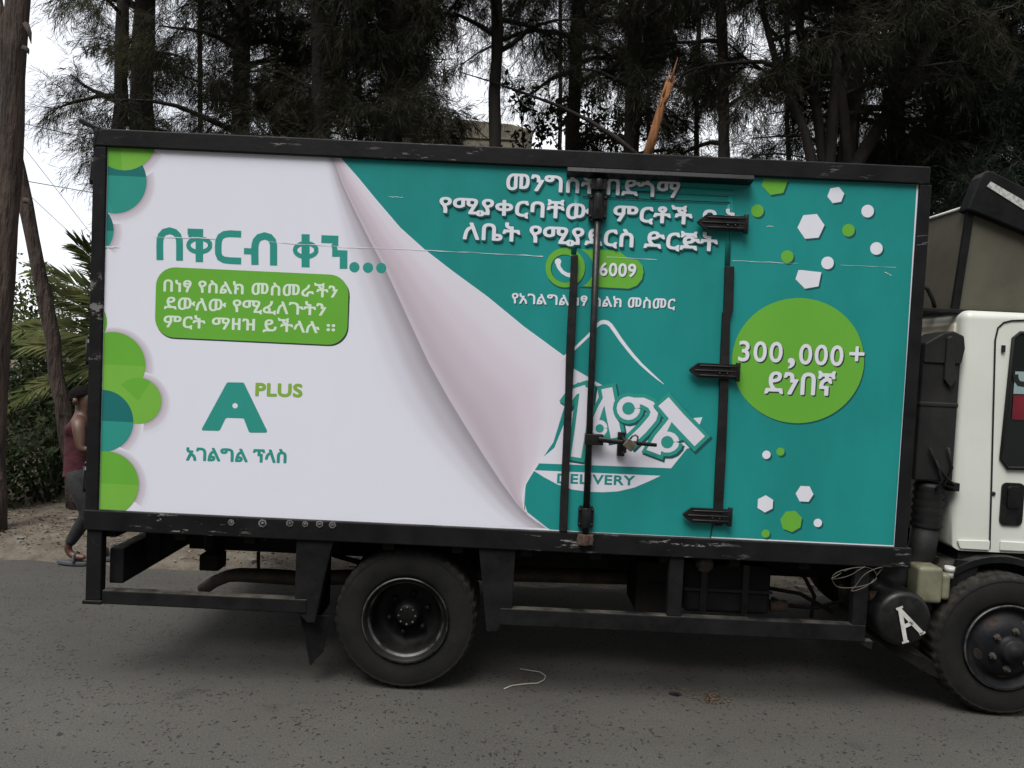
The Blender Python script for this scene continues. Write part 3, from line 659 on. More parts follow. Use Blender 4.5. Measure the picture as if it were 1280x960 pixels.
# mountain line and the word mark
cl = lambda x, y: pz(650+x/3.838, 380+y/3.838)
mb = MB(); mb.stroke([cl(*p) for p in ((190, 272), (265, 212), (330, 150), (355, 118), (375, 97), (390, 88), (405, 86), (420, 90), (435, 102), (455, 130), (480, 167), (510, 207), (545, 250), (580, 288), (620, 325), (655, 356), (690, 385))],
                     [x/3.838*S for x in (13, 13, 13, 14, 17, 19, 20, 20, 19, 18, 17, 16, 15, 13, 11, 8, 2)], layer(4))
sub(mb, 'mountain_print', TW)
mb = MB(); mb.sheet([cl(*p) for p in ((75, 764), (725, 788), (800, 694), (820, 690), (875, 543), (700, 560), (480, 440), (330, 352), (240, 300), (240, 500), (165, 690))], layer(3.2))
mb.sheet([cl(*p) for p in ((62, 797), (675, 824), (620, 850), (550, 880), (470, 899), (400, 903), (330, 901), (250, 890), (180, 866), (110, 828))], layer(3.2))
sub(mb, 'logo_ground_print', M['v_page'])
text('DELIVERY', (696.4, 598), (793.5, 601), 12.6, M['v_teal'], layer(4.2), bold=0.55, spacing=1.06)
GL = [  # strokes of the four visible glyphs in crop coordinates: (points, widths)
    [([(268, 735), (288, 610), (316, 400)], [42, 44, 46]), ([(316, 402), (262, 420), (226, 470)], [26, 28, 26])],
    [([(462, 640), (442, 540), (416, 404)], [46, 46, 46]), ([(414, 440), (385, 500), (362, 560), (355, 600)], [16, 22, 28, 30]), (ell(382, 596, 24, 27, 12), [24]*13)],
    [(ell(520, 500, 40, 40, 16), [29]*17), ([(545, 463), (590, 466), (628, 484), (646, 515), (636, 548), (590, 602), (530, 660)], [24, 30, 33, 34, 34, 34, 34])],
    [([(688, 468), (760, 552), (862, 658)], [56, 58, 60]), ([(728, 545), (700, 590), (668, 640), (640, 712)], [14, 24, 38, 62]), (ell(706, 662, 40, 33, 14), [31]*15)]]
mb = MB(); si = 0
for gi, g in enumerate(GL):
    for k, (w, dx, dy, mi) in enumerate(((42, 7, 9, 2), (37, 0, 0, 1), (0, 0, 0, 0))):
        for pts, ws in g:
            q = []; ww = []
            for i in range(len(pts)): q.append(cl(pts[i][0]+dx, pts[i][1]+dy)); ww.append((ws[i]*1.16+w)/3.838*S)
            if w and pts[0] != pts[-1] and (Vector(pts[0])-Vector(pts[-1])).length > 3:   # outline sticks out past the stroke's ends as well
                a, b2 = Vector(q[0]), Vector(q[1]); q[0] = tuple(a+(a-b2).normalized()*w/2/3.838*S)
                a, b2 = Vector(q[-1]), Vector(q[-2]); q[-1] = tuple(a+(a-b2).normalized()*w/2/3.838*S)
            mb.stroke(q, ww, layer(4.4+gi*1.4+k*0.45)-1e-5*(si:=si+1), mi)
for hx, hy, hr, ky in ((382, 596, 20, 4.4+1.4), (520, 500, 30, 4.4+2.8), (706, 662, 30, 4.4+4.2)):
    mb.sheet(circ(*cl(hx, hy), hr/3.838*S, 16), layer(12.4)-1e-5*46, 1)
o = sub(mb, 'word_mark_print', [M['v_page'], M['v_teal_text'], M['v_ink_shadow']])
# customer count disc
c = pz(997.5, 451); mb = MB()
el = [(c[0]+82.3*S*math.cos(a), c[1]+78*S*math.sin(a)) for a in [2*math.pi*i/72 for i in range(72)]]
mb.sheet([(x+.006, z-.008) for x, z in el], layer(1), 1); mb.sheet(el, layer(2), 0); sub(mb, 'printed_circle', [M['v_green'], M['v_ink_shadow']])
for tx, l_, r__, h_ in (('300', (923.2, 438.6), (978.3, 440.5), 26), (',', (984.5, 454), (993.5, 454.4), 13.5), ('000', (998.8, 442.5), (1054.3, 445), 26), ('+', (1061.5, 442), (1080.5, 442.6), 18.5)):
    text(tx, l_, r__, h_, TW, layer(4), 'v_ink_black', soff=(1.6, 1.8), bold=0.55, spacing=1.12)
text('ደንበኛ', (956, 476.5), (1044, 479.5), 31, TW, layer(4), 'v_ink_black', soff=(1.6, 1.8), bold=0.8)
# confetti of hexagons and dots
def blob(poly, m):
    mb = MB(); mb.sheet(clip([(x+.009, z-.011) for x, z in poly]), layer(1), 1); mb.sheet(clip(poly), layer(2), 0)
    sub(mb, 'printed_hexagon' if len(poly) < 20 else 'printed_dot', [M[m], M['v_ink_shadow']])
for px, py, r, m in ((1084.5, 263.9, 7.8, 'w'), (1060.5, 287.8, 7.8, 'g'), (1095.5, 310.6, 7.8, 'w'), (984, 320.7, 7.8, 'g'), (1034.4, 328.6, 7.8, 'w'), (946.7, 263.5, 7.8, 'g'),
                     (958, 568.4, 5.3, 'w'), (975.5, 564.6, 5.1, 'g'), (1022.2, 653.6, 5.3, 'w'), (957, 667, 5.2, 'g')):
    blob(circ(*pz(px, py), r*S, 24), 'v_text_white' if m == 'w' else 'v_green')
for px, py, r, m, a, k in ((1044.7, 243.8, 10.6, 'w', 12, 6), (1013.7, 283, 16.8, 'w', 8, 6), (1005.7, 617.3, 11.3, 'w', 0, 6), (956.6, 629.8, 11, 'w', 30, 6), (989, 651.4, 14, 'g', 20, 7)):
    blob(circ(*pz(px, py), r*S, k, R(a), R(a)+2*math.pi), 'v_text_white' if m == 'w' else 'v_green')
cx = lambda x, y: (900+x/5.565, 215+y/5.565)
blob(pp([cx(*p) for p in ((350, 160), (440, 145), (473, 56), (305, 45), (290, 95))]), 'v_green')
blob(pp([cx(*p) for p in ((545, 683), (565, 682), (705, 697), (685, 795), (590, 812), (525, 745))]), 'v_text_white')
# torn joints of the vinyl sheets: thin pale lines
mb = MB(); sr = random.Random(3)
def seam(pts, w0, w1):
    a = []
    for (x0, y0), (x1, y1) in zip(pts[:-1], pts[1:]):
        for k in range(8): a.append((x0+(x1-x0)*k/8, y0+(y1-y0)*k/8+sr.uniform(-.5, .5)))
    mb = MB(); mb.stroke(pp(a), [sr.uniform(w0, w1)*S for _ in a], layer(9)); sub(mb, 'sheet_joint', M['v_text_white'])
seam([(129, 308.5), (152, 309.2)], 0.8, 2.2); seam([(193, 296), (280, 298.5)], .3, 1.3); seam([(335, 302), (430, 309), (520, 312), (600, 316), (690, 321)], .2, 1.1)
seam([(758, 321), (830, 325)], .2, .7); seam([(915, 326), (1010, 330)], .1, .7); seam([(1050, 331), (1130, 335)], .05, .4)
seam([(486, 246), (506, 247)], .2, .8); seam([(958, 283), (968, 283)], .3, .8); seam([(1105, 340), (1116, 345)], .2, .7)

# --- side door
mb = MB()
rid = M['v_teal']
mb.tube([at(716, 231, 0.0015), at(820, 237, 0.0015), at(917, 242, 0.0015)], 0.022, 10, flat=(0.35, 1))
mb.tube([at(722, 236, 0.0015), at(717, 318, 0.0015)], 0.018, 8, flat=(0.35, 1))
mb.tube([at(913, 244, 0.0015), at(909, 332, 0.0015)], 0.018, 8, flat=(0.35, 1))
door = mb.build('side_door', rid, truck)
for pts, w, y in (([(758, 238.5), (830, 240.5)], .005, -.0066), ([(728, 246), (835, 250.5), (912, 253.5)], .005, -.0066), ([(888, 672), (890.5, 655)], .006, -.004), ([(913, 254), (910, 332)], .004, -.0045)):
    mb = MB(); mb.stroke(pp(pts), w, y); sub(mb, 'door_gap', M['gap'], door)
def rough_strip(pl, pr_, y0, y1, seed):
    r = random.Random(seed); o = [(x+r.uniform(-.6, .6), y) for x, y in pl]+[(x+r.uniform(-.6, .6), y) for x, y in reversed(pr_)]
    mb = MB(); mb.prism(pp(o), y0, y1); return mb
def lin(a, b, n): return [(a[0]+(b[0]-a[0])*i/(n-1), a[1]+(b[1]-a[1])*i/(n-1)) for i in range(n)]
rough_strip(lin((713, 320), (698.5, 663), 9), lin((722, 319), (708.5, 663.5), 9), -0.030, -0.002, 2).build('rubber_seal', M['rubber'], door, 0.004)
rough_strip([(905.5, 333), (903.5, 388), (902, 392), (899, 452), (897, 520), (894, 580), (891.5, 637), (891, 656)],
            [(917, 333.5), (915, 388), (911.5, 398), (910, 452), (908, 520), (905, 580), (902.5, 637), (902, 656)], -0.026, -0.002, 3).build('rubber_seal', M['rubber'], door, 0.004)
mb = MB(); mb.obox((at(708, 217, 0)+at(938, 227.5, 0))/2+Vector((0, -0.035, 0)), (at(938, 227.5, 0)-at(708, 217, 0))/2, (0, 0.035, -0.008), (0, 0.004, 0.013))
mb.build('drip_rail', M['black_gloss'], door, 0.004)
# locking rod
rod_t, rod_b = at(749, 222, -0.035), at(731, 688, -0.035)
mb = MB(); mb.tube([rod_t, rod_t.lerp(rod_b, .5), rod_b], 0.0185, 14)
rod = mb.build('lock_rod', M['black_gloss'], door)
def at_rod(py): 
    t = (py-222)/(688-222); return rod_t.lerp(rod_b, t)
for py, hw, hh in ((258, 0.049, 0.075), (646, 0.042, 0.060)):
    p = at_rod(py); mb = MB(); w, h = hw, hh
    mb.prism([(p.x-w, p.z-h*.8), (p.x-w*.8, p.z-h), (p.x+w*.8, p.z-h), (p.x+w, p.z-h*.8), (p.x+w, p.z+h*.8), (p.x+w*.8, p.z+h), (p.x-w*.8, p.z+h), (p.x-w, p.z+h*.8)], -0.030, -0.006)
    mb.tube([(p.x+.001, -0.037, p.z-h*.9), (p.x-.001, -0.037, p.z+h*.9)], 0.027, 12)
    for a in (-1, 1):
        for b in (-1, 1): mb.lathe([(0.001, -0.008), (0.007, -0.007), (0.009, 0)], (p.x+a*w*.78, -0.031, p.z+b*h*.68), 8)
    mb.build('rod_guide', M['black_gloss'], rod, 0.003)
for py in (231, 674):
    p = at_rod(py); mb = MB()
    mb.tube([p+Vector((-0.045, 0, 0.0)), p+Vector((0.045, 0, -0.004))], 0.014, 8); mb.tube([p+Vector((0, 0, -.03)), p+Vector((0, 0, .03))], 0.027, 10)
    mb.box(p.x-.042, p.x-.02, -0.05, -0.026, p.z-.028, p.z+.028); mb.box(p.x+.02, p.x+.042, -0.05, -0.026, p.z-.028, p.z+.028)
    mb.build('cam_lock', M['rust'] if py > 500 else M['black_gloss'], rod, 0.003)
p = at_rod(547); mb = MB()
mb.box(p.x-.025, p.x+.075, -0.062, -0.018, p.z-.028, p.z+.03)
a, b = at(748, 549, -0.062), at(821, 556.5, -0.05)
mb.tube([a, a.lerp(b, .3)+Vector((0, -.008, -.003)), a.lerp(b, .6)+Vector((0, -.008, 0)), b], [0.016, 0.014, 0.012, 0.011], 8, flat=(0.6, 1))
mb.build('door_handle', M['black_gloss'], rod, 0.004)
a = at(777, 556, -0.03); mb = MB()
mb.box(a.x-.022, a.x+.018, -0.034, -0.004, a.z-.062, a.z+.068); mb.tube([(a.x, -0.03, a.z+.045), (a.x+.01, -0.085, a.z+.03), (a.x+.012, -0.085, a.z-.03), (a.x, -0.03, a.z-.045)], 0.009, 8)
mb.build('handle_catch', M['black_gloss'], door, 0.004)
# hinges
for cxp, cyp, ws in ((901, 280, 1.0), (891, 463.5, 1.0), (882, 643, 0.98)):
    p = at(cxp, cyp, 0); mb = MB(); k = 0.1375*ws; sl = -0.004
    mb.prism([(p.x-k, p.z), (p.x-k*.92, p.z+.012), (p.x-k*.66, p.z+.040), (p.x+k*.86, p.z+.040), (p.x+k*.86, p.z-.040), (p.x-k*.62, p.z-.040), (p.x-k*.92, p.z-.014)], -0.040, -0.022)
    for dz in (-.026, 0.0, .026):
        mb.tube([(p.x-k*(.80 if dz == 0 else .6), -0.042, p.z+dz), (p.x+k*.84, -0.042, p.z+dz)], [0.0045, 0.0065], 8)
    mb.box(p.x+k*.60, p.x+k*.95, -0.046, -0.004, p.z-.034, p.z+.034)
    mb.tube([(p.x+k*.92, -0.034, p.z-.052), (p.x+k*.92, -0.034, p.z+.050)], 0.013, 10)
    for q in (.2, .5): mb.lathe([(0.001, -0.008), (0.007, -0.007), (0.009, 0)], (p.x+k*q, -0.040, p.z-.013), 8)
    mb.build('hinge', M['black_gloss'], door, 0.003)
# padlock: its own thing
pl = at(787, 556, -0.085)
lock = empty('padlock', pl, 'small worn metal padlock hanging from the handle of the truck side door', 'padlock')
mb = MB(); t = R(-38); ux, uz = Vector((math.cos(t), 0, math.sin(t))), Vector((-math.sin(t), 0, math.cos(t)))
mb.obox(pl, ux*0.030, (0, 0.012, 0), uz*0.026); mb.build('lock_body', M['brass'], lock, 0.005)
mb = MB(); mb.tube([pl+ux*-.018+uz*.026, pl+ux*-.019+uz*.045, pl+ux*-.010+uz*.060, pl+ux*.004+uz*.062, pl+ux*.017+uz*.046, pl+ux*.018+uz*.026], 0.0055, 8)
mb.build('shackle', M['rim_edge'], lock)

# --- under the box: chassis, guards, tanks
mb = MB()
for y in (0.62, 1.40):
    mb.box(0.24, 6.3, y, y+0.07, 0.59, 0.80)
for x in (0.14, 0.9, 1.9, 2.7, 3.5, 4.3): mb.box(x, x+0.08, 0.69, 1.40, 0.64, 0.78)
mb.build('chassis_rail', M['dark_under'], truck, 0.006)
mb = MB()
for i in range(12): mb.box(0.02+i*0.385, 0.08+i*0.385, 0.03, BD-0.03, 0.80, 0.90)
mb.box(0.0, 4.4, .06, BD-.06, .84, .895); mb.build('floor_bearer', M['dark_under'], truck)
mb = MB(); br = random.Random(9)
for x in [0.55, 0.62, 0.72, 0.84, 0.95, 1.02, 1.25, 1.33, 2.3, 2.42, 2.5, 2.58, 2.64, 2.75, 2.86, 2.95, 3.1, 3.3]:
    z = br.uniform(.66, .78); mb.lathe([(0.001, -0.006), (0.006, -0.006), (0.008, 0)], (x, 0.615, z), 8)
mb.build('chassis_light_speck', M['bolt'], truck)  # pale discs stand in for light showing through holes in the rail
# rear guard: bar at the side, post at the tail, deep beam across
G0, G1 = -0.055, 0.0
mb = MB(); mb.box(-0.062, 0.022, -0.012, 0.045, 0.452, 0.845); mb.build('guard_post', M['black_post'], truck, 0.006)
mb = MB(); mb.box(-0.062, 0.022, BD-0.045, BD+0.01, 0.452, 0.845); mb.build('guard_post', M['black_steel'], truck, 0.006)
mb = MB(); mb.box(-0.078, 0.03, -0.016, 0.06, 0.43, 0.452); mb.box(0.03, 1.16, -0.014, 0.05, 0.435, 0.512); mb.build('side_guard', M['black_steel'], truck, 0.006)
mb = MB(); mb.box(0.03, 0.11, 0.06, 2.04, 0.53, 0.73); mb.box(0.11, 0.20, 0.30, 0.36, 0.6, 0.80); mb.box(0.11, 0.20, 1.74, 1.80, 0.6, 0.80); mb.build('rear_bumper', M['black_steel'], truck, 0.008)
mb = MB(); mb.tube([(0.42, 0.50, 0.80), (0.42, 0.50, 0.62)], 0.035, 10); mb.box(0.37, 0.49, 0.46, 0.60, 0.50, 0.60); mb.build('spring_shackle', M['dark_under'], truck, 0.01)
# V brackets either side of the rear wheel
def xz(px, py, Y): p = at(px, py, Y); return (p.x, p.z)
mb = MB(); mb.prism([xz(371, 672, 0), xz(418, 674, 0), xz(404, 730, 0), xz(394, 778, 0), xz(384, 778, 0), xz(368, 762, 0)], -0.008, 0.05)
mb.build('guard_bracket', M['black_steel'], truck, 0.006)
mb = MB(); mb.prism([xz(598, 680, 0), xz(645, 682, 0), xz(640, 762, 0), xz(622, 789, 0), xz(608, 789, 0)], -0.008, 0.05)
mb.build('guard_bracket', M['black_steel'], truck, 0.006)
mb = MB(); mb.prism([xz(376, 768, .08), xz(412, 770, .08), xz(404, 815, .08), xz(389, 830, .08)], 0.075, 0.085)
mb.prism([xz(375.5, 768, .08), xz(378.5, 768, .08), xz(391, 829, .08), xz(388, 831, .08)], 0.070, 0.088)
mb.box(1.14, 1.16, 0.09, 0.55, 0.30, 0.8)
mb.build('mudflap', M['black_steel'], truck)
# forward guard frame
mb = MB(); mb.box(2.225, 4.245, -0.012, 0.045, 0.420, 0.515); mb.build('side_guard', M['black_steel'], truck, 0.006)
for px in (844, 1076):
    x = at(px, 735, 0).x; mb = MB(); mb.box(x-.04, x+.04, -0.010, 0.043, 0.512, 0.848); mb.build('guard_post', M['black_steel'], truck, 0.006)
mb = MB(); mb.prism([(4.20, 0.425), (4.29, 0.425), (4.285, 0.38), (4.25, 0.395)], -0.008, 0.04); mb.build('guard_post', M['black_steel'], truck)
mb = MB(); mb.box(2.19, 4.30, BD-.045, BD+.012, 0.42, 0.515)
for x in (2.24, 3.2, 4.22): mb.box(x-.04, x+.04, BD-.043, BD+.01, 0.512, 0.848)
mb.build('side_guard', M['black_steel'], truck, 0.006)
# exhaust with down-turned tail
mb = MB(); ex = [(252, 738), (268, 727), (285, 720), (300, 718.5), (335, 720), (380, 723)]
mb.tube([at(x, y, 0.75) for x, y in ex]+[Vector((2.0, .75, .48)), Vector((3.4, .78, .5))], [0.040]*3+[.045]+[0.048]*4, 14)
mb.tube([at(252, 738, 0.75)+Vector((0, 0, 0)), at(252, 738, .75)+Vector((.004, 0, .003))], 0.034, 12)
for px in (323, 600): mb.tube([at(px, 690, .75), at(px, 718, .75), at(px-5, 726, .72)], 0.012, 6)
mb.build('exhaust_pipe', M['exhaust'], truck)
mb = MB(); mb.tube([(2.05, 1.0, 0.50), (2.9, 1.0, 0.52), (4.4, 1.0, 0.62)], 0.055, 14); mb.lathe([(0.001, -.14), (.12, -.12), (.17, 0), (.12, .12), (.001, .14)], (1.705, 1.03, .42), 20)
mb.tube([(1.705, .35, .41), (1.705, 1.75, .41)], 0.06, 14); mb.build('drive_shaft', M['rust'], truck)
# leaf springs
for y in (0.55, 1.5):
    mb = MB()
    for k in range(5):
        L_ = 0.62-0.09*k; mb.tube([(1.705-L_, y, .58-.02*k+.05), (1.705-L_*.5, y, .555-.02*k+.01), (1.705, y, .54-.02*k), (1.705+L_*.5, y, .555-.02*k+.01), (1.705+L_, y, .58-.02*k+.05)], 0.012, 8, flat=(2.8, 0.8))
    mb.build('leaf_spring', M['dark_under'], truck)
# fuel tank and battery box behind the guard
mb = MB(); p, q = at(857, 705, .18), at(962, 770, .18)
mb.box(p.x, q.x, .18, .58, q.z, p.z); tank = mb.build('fuel_tank', M['black_steel'], truck, 0.03, 4)
mb = MB()
for px in (880, 932): x = at(px, 730, .17).x; mb.box(x-.018, x+.018, .168, .178, q.z-.012, p.z+.012)
mb.box(p.x-.004, q.x+.004, .170, .179, (p.z+q.z)/2-.01, (p.z+q.z)/2+.006); mb.build('tank_strap', M['black_gloss'], tank)
mb = MB(); c = at(878, 703, .2); mb.lathe([(0.001, -.07), (.045, -.07), (.05, -.05), (.05, .02)], (c.x, .2, c.z+.005), 18); mb.build('filler_cap', M['bolt'], tank)
mb = MB(); p, q = at(797, 702, .25), at(835, 768, .25); mb.box(p.x, q.x, .25, .6, q.z, p.z); mb.box(p.x-.01, q.x+.01, .24, .61, (p.z+q.z)/2+.01, (p.z+q.z)/2+.03)
mb.build('battery_box', M['dark_under'], truck, 0.012)
mb = MB()
for pts in (((965, 748), (985, 757), (1020, 760), (1050, 752), (1070, 735)), ((960, 735), (1000, 742), (1040, 765)), ((1005, 720), (1018, 745), (1014, 772))):
    mb.tube([at(x, y, .3) for x, y in pts], 0.012, 8)
mb.build('brake_hose', M['dark_under'], truck)
c = at(972, 757, .3); mb = MB(); mb.tube([c-Vector((.05, 0, 0)), c+Vector((.05, 0, 0))], .035, 12); mb.build('air_valve', M['rust'], truck)
# air tank with taped letter A
c = at(1131, 775, 0.02)
mb = MB(); mb.lathe([(0.001, 0.0), (.13, .0), (.150, .012), (.158, .04), (.158, .5), (.001, .5)], (c.x, .02, c.z), 40)
drum = mb.build('air_tank', M['black_gloss'], truck)
mb = MB(); T = lambda x, y: at(1030+x/5.12, 640+y/5.12, .012)
def tape(a, b, w):
    a, b = T(*a), T(*b); d = (b-a).normalized(); nn = Vector((-d.z, 0, d.x))
    mb.add([a+nn*w, a-nn*w, b-nn*w, b+nn*w], [(0, 1, 2, 3)])
tape((485, 615), (523, 835), .0115); 
mb.v = [(x, y-.001, z) for x, y, z in mb.v]
tape((478, 618), (630, 778), .0115); tape((515, 732), (575, 705), .011); tape((500, 838), (543, 826), .006); tape((612, 785), (648, 768), .006); tape((462, 622), (505, 606), .006)
mb.flatnormals = True
mb.build('tape_letter', M['tape_white'], drum)
mb = MB(); mb.tube([at(1092, 770, .1), at(1108, 788, .1)], .018, 8); mb.tube([at(1085, 745, .15), at(1120, 742, .15), at(1160, 760, .2)], .03, 10); mb.build('tank_bracket', M['rust'], truck)
mb = MB()
mb.prism([xz(1100, 800, .1), xz(1175, 830, .1), xz(1178, 850, .1), xz(1160, 842, .1), xz(1110, 812, .1)], .1, .5); mb.build('tank_tray', M['dark_under'], truck)
# coolant bottle
mb = MB(); b0, b1 = at(1150, 709, .07), at(1180, 756, .07)
mb.box(b0.x, b1.x-.01, .07, .21, b1.z, b0.z); mb.box(b1.x-.012, b1.x+.04, .08, .19, b1.z+.02, b0.z-.035)
mb2 = MB(); c = at(1187, 712, .13); mb2.tube([(c.x, .13, c.z-.045), (c.x, .13, c.z)], .022, 14); mb2.tube([(c.x, .13, c.z-.01), (c.x, .13, c.z+.018)], .027, 14)
bt = mb.build('coolant_bottle', M['bottle'], truck, 0.022, 4); mb2.build('bottle_cap', M['tape_white'], bt)
# air intake: snorkel, trunk, bellows and elbow
mb = MB(); s0 = at(1172, 430, .22); s1 = at(1168, 600, .22)
xx = (s0.x+s1.x)/2
mb.box(xx-.115, xx+.10, .18, .36, s1.z, s0.z-.10)
mb.prism([(xx-.115, s0.z-.11), (xx+.10, s0.z-.11), (xx+.115, s0.z-.02), (xx+.105, s0.z+.05), (xx+.045, s0.z+.075), (xx-.02, s0.z+.06), (xx-.115, s0.z-.0)], .17, .37)
mb.box(xx-.118, xx+.103, .175, .365, s0.z-.36, s0.z-.33)
mb.prism([(xx-.0, s0.z+.04), (xx+.03, s0.z+.05), (xx+.07, s0.z-.2), (xx+.04, s0.z-.25), (xx-.0, s0.z-.2)], .155, .175)
snork = mb.build('intake_snorkel', mat('sun greyed black plastic', (0.010, 0.010, 0.0105), (0.022, 0.022, 0.021), scale=4, rough=0.6, spec=0.25), truck, 0.032, 4)
mb = MB(); c0 = at(1162, 603, .25); c1 = at(1157, 660, .25); pts = []; rads = []
for i in range(13): pts.append(c0.lerp(c1, i/12)); rads.append(.088 if i % 2 else .074)
mb.tube(pts, rads, 20); mb.build('intake_bellows', M['rubber'], snork)
mb = MB(); mb.tube([at(1157, 655, .25), at(1152, 690, .25), at(1140, 715, .27), at(1118, 732, .3), at(1090, 738, .35)], .075, 16); mb.build('intake_hose', M['rubber'], snork)
mb = MB()
for pts in (((1162, 560), (1172, 585), (1186, 600), (1192, 606)), ((1170, 575), (1178, 600), (1170, 612)), ((1185, 560), (1190, 585), (1180, 606), (1192, 611))):
    mb.tube([at(x, y, .16) for x, y in pts], .008, 6)
mb.box(at(1183, 606, .2).x, at(1196, 606, .2).x, .17, .23, at(1190, 613, .2).z, at(1190, 603, .2).z)
mb.build('clutch_line', M['black_steel'], truck)
mb = MB(); mb.tube([at(1175, 690, .4), at(1178, 735, .4)], .05, 12); mb.tube([at(1165, 640, .45), at(1185, 700, .4), at(1200, 700, .4)], .035, 10); mb.box(4.45, 4.8, .3, 1.8, .62, .84); mb.build('engine_mount', M['dark_under'], truck, .01)
# wire loops hanging from the front post
mb = MB()
for cxp, cyp, rx, ry, ph in ((1068, 722, 29, 13, .3), (1084, 724, 19, 15, 1.1), (1060, 716, 20, 8, 2)):
    mb.tube([at(cxp+rx*math.cos(a+ph)+2*math.sin(3*a), cyp+ry*math.sin(a), -0.02-.01*math.sin(a*2)) for a in [2*math.pi*i/26 for i in range(26)]], .0022, 6)
tag(mb.build('wire_coil', M['old_wire']), 'loops of thin pale wire tied to the post under the truck box', 'wire')

# --- wheels
def tyre_part(parent, c, yn, yf):
    w = yf-yn; r = 0.402
    prof = [(.228, yn+.030), (.236, yn+.016), (.262, yn+.006), (.300, yn+.001), (.335, yn), (.362, yn+.006), (.370, yn+.008), (.374, yn+.005), (.390, yn+.022), (.398, yn+.034), (r, yn+.055), (r, yn+.5*w),
            (r, yf-.055), (.398, yf-.034), (.385, yf-.018), (.335, yf), (.262, yf-.006), (.228, yf-.03)]
    n = 168
    def fn(i, j): return -0.008 if i in (8, 9, 10, 11, 12, 13) and (j % 4) == 0 else 0.0
    mb = MB(); mb.lathe(prof, c, n, 0, fn)
    me_mi = []
    k = len(prof)
    for i in range(k-1):
        for j in range(n): me_mi.append(1 if 8 <= i <= 13 else 0)
    mb.m = me_mi
    # raised rings on the sidewall
    return mb.build('tyre', [M['tyre'], M['tyre_tread']], parent)
def wheel_empty(c):
    o = bpy.data.objects.new('wheel', None); COL.objects.link(o); o.parent = truck; o.location = Vector(c)-truck.location; o.empty_display_size = .2
    return o
RC = Vector((1.700, 0, 0.402)); FC = Vector((5.075, 0, 0.402))
def rear_wheel(mir=False):
    w = wheel_empty((RC.x, 0.16 if not mir else BD-.16, RC.z)); s = -1 if mir else 1; y0 = BD if mir else 0
    def Y(y): return y0+s*y
    for a, b in ((.045, .26), (.31, .525)):
        a2, b2 = sorted((Y(a), Y(b))); tyre_part(w, RC, a2, b2)
    mb = MB()
    prof = [(.240, .048), (.243, .040), (.236, .036), (.228, .040), (.222, .056), (.214, .066), (.202, .075), (.196, .11), (.192, .145), (.178, .200), (.150, .205), (.085, .195), (.080, .170), (.070, .160), (.062, .125), (.050, .118), (.001, .116)]
    mb.lathe([(r, Y(y)) for r, y in prof], RC, 64)
    mb.m = [1 if (i//64 == 1 or i//64 == 5) else 0 for i in range(len(mb.f))]
    for i in range(6):
        a = 2*math.pi*i/6+.3; c = (RC.x+.115*math.cos(a), Y(.198), RC.z+.115*math.sin(a))
        mb.lathe([(.001, -s*.035), (.013, -s*.035), (.017, -s*.02), (.018, 0)], c, 8)
    for i in range(8):
        a = 2*math.pi*i/8; mb.lathe([(.001, -s*.008), (.006, -s*.007), (.007, 0)], (RC.x+.048*math.cos(a), Y(.118), RC.z+.048*math.sin(a)), 6, mi=2)
    mb.build('rim', [M['rim'], M['rim_edge'], M['bolt']], w)
def front_wheel(mir=False):
    w = wheel_empty((FC.x, .27 if not mir else BD-.27, FC.z)); s = -1 if mir else 1; y0 = BD if mir else 0
    def Y(y): return y0+s*(y-.09)
    a2, b2 = sorted((Y(.15), Y(.365))); tyre_part(w, FC, a2, b2)
    mb = MB(); prof = [(.240, .155), (.243, .146), (.236, .141), (.226, .146), (.214, .166), (.200, .178), (.188, .176), (.170, .160), (.150, .140), (.120, .122), (.092, .118), (.088, .118), (.072, .118), (.068, .085), (.060, .072), (.034, .070), (.030, .062), (.001, .060)]
    mb.lathe([(r, Y(y)) for r, y in prof], FC, 64)
    mb.m = [1 if i//64 == 1 else 0 for i in range(len(mb.f))]
    for i in range(6):
        a = 2*math.pi*i/6+.35; c = (FC.x+.108*math.cos(a), Y(.120), FC.z+.108*math.sin(a))
        mb.lathe([(.001, -s*.03), (.010, -s*.03), (.012, -s*.012), (.019, -s*.010), (.02, 0)], c, 6, mi=2, smooth=False)
    mb.build('rim', [M['rim_front'], M['rim_edge'], M['bolt']], w)
    mb = MB()
    for i in range(5):
        a = 2*math.pi*i/5+.9; c = Vector((FC.x+.165*math.cos(a), 0, FC.z+.165*math.sin(a))); t = Vector((-math.sin(a), 0, math.cos(a))); rr_ = Vector((math.cos(a), 0, math.sin(a)))
        pts = [c+t*(.034*math.cos(q))+rr_*(.016*math.sin(q)) for q in [2*math.pi*k/16 for k in range(16)]]
        mb.add([(p.x, Y(np.interp((p-Vector((FC.x, 0, FC.z))).length, (.12, .15, .17, .188), (.122, .14, .16, .176))), p.z) for p in pts], [tuple(range(16))])
    mb.v = [(x, y-s*.003, z) for x, y, z in mb.v]
    mb.build('rim_hole', mat('rusty hole edge', (0.012, 0.008, 0.006), (0.035, 0.02, 0.013), scale=30, rough=0.9), w)
rear_wheel(); rear_wheel(True); front_wheel(); front_wheel(True)

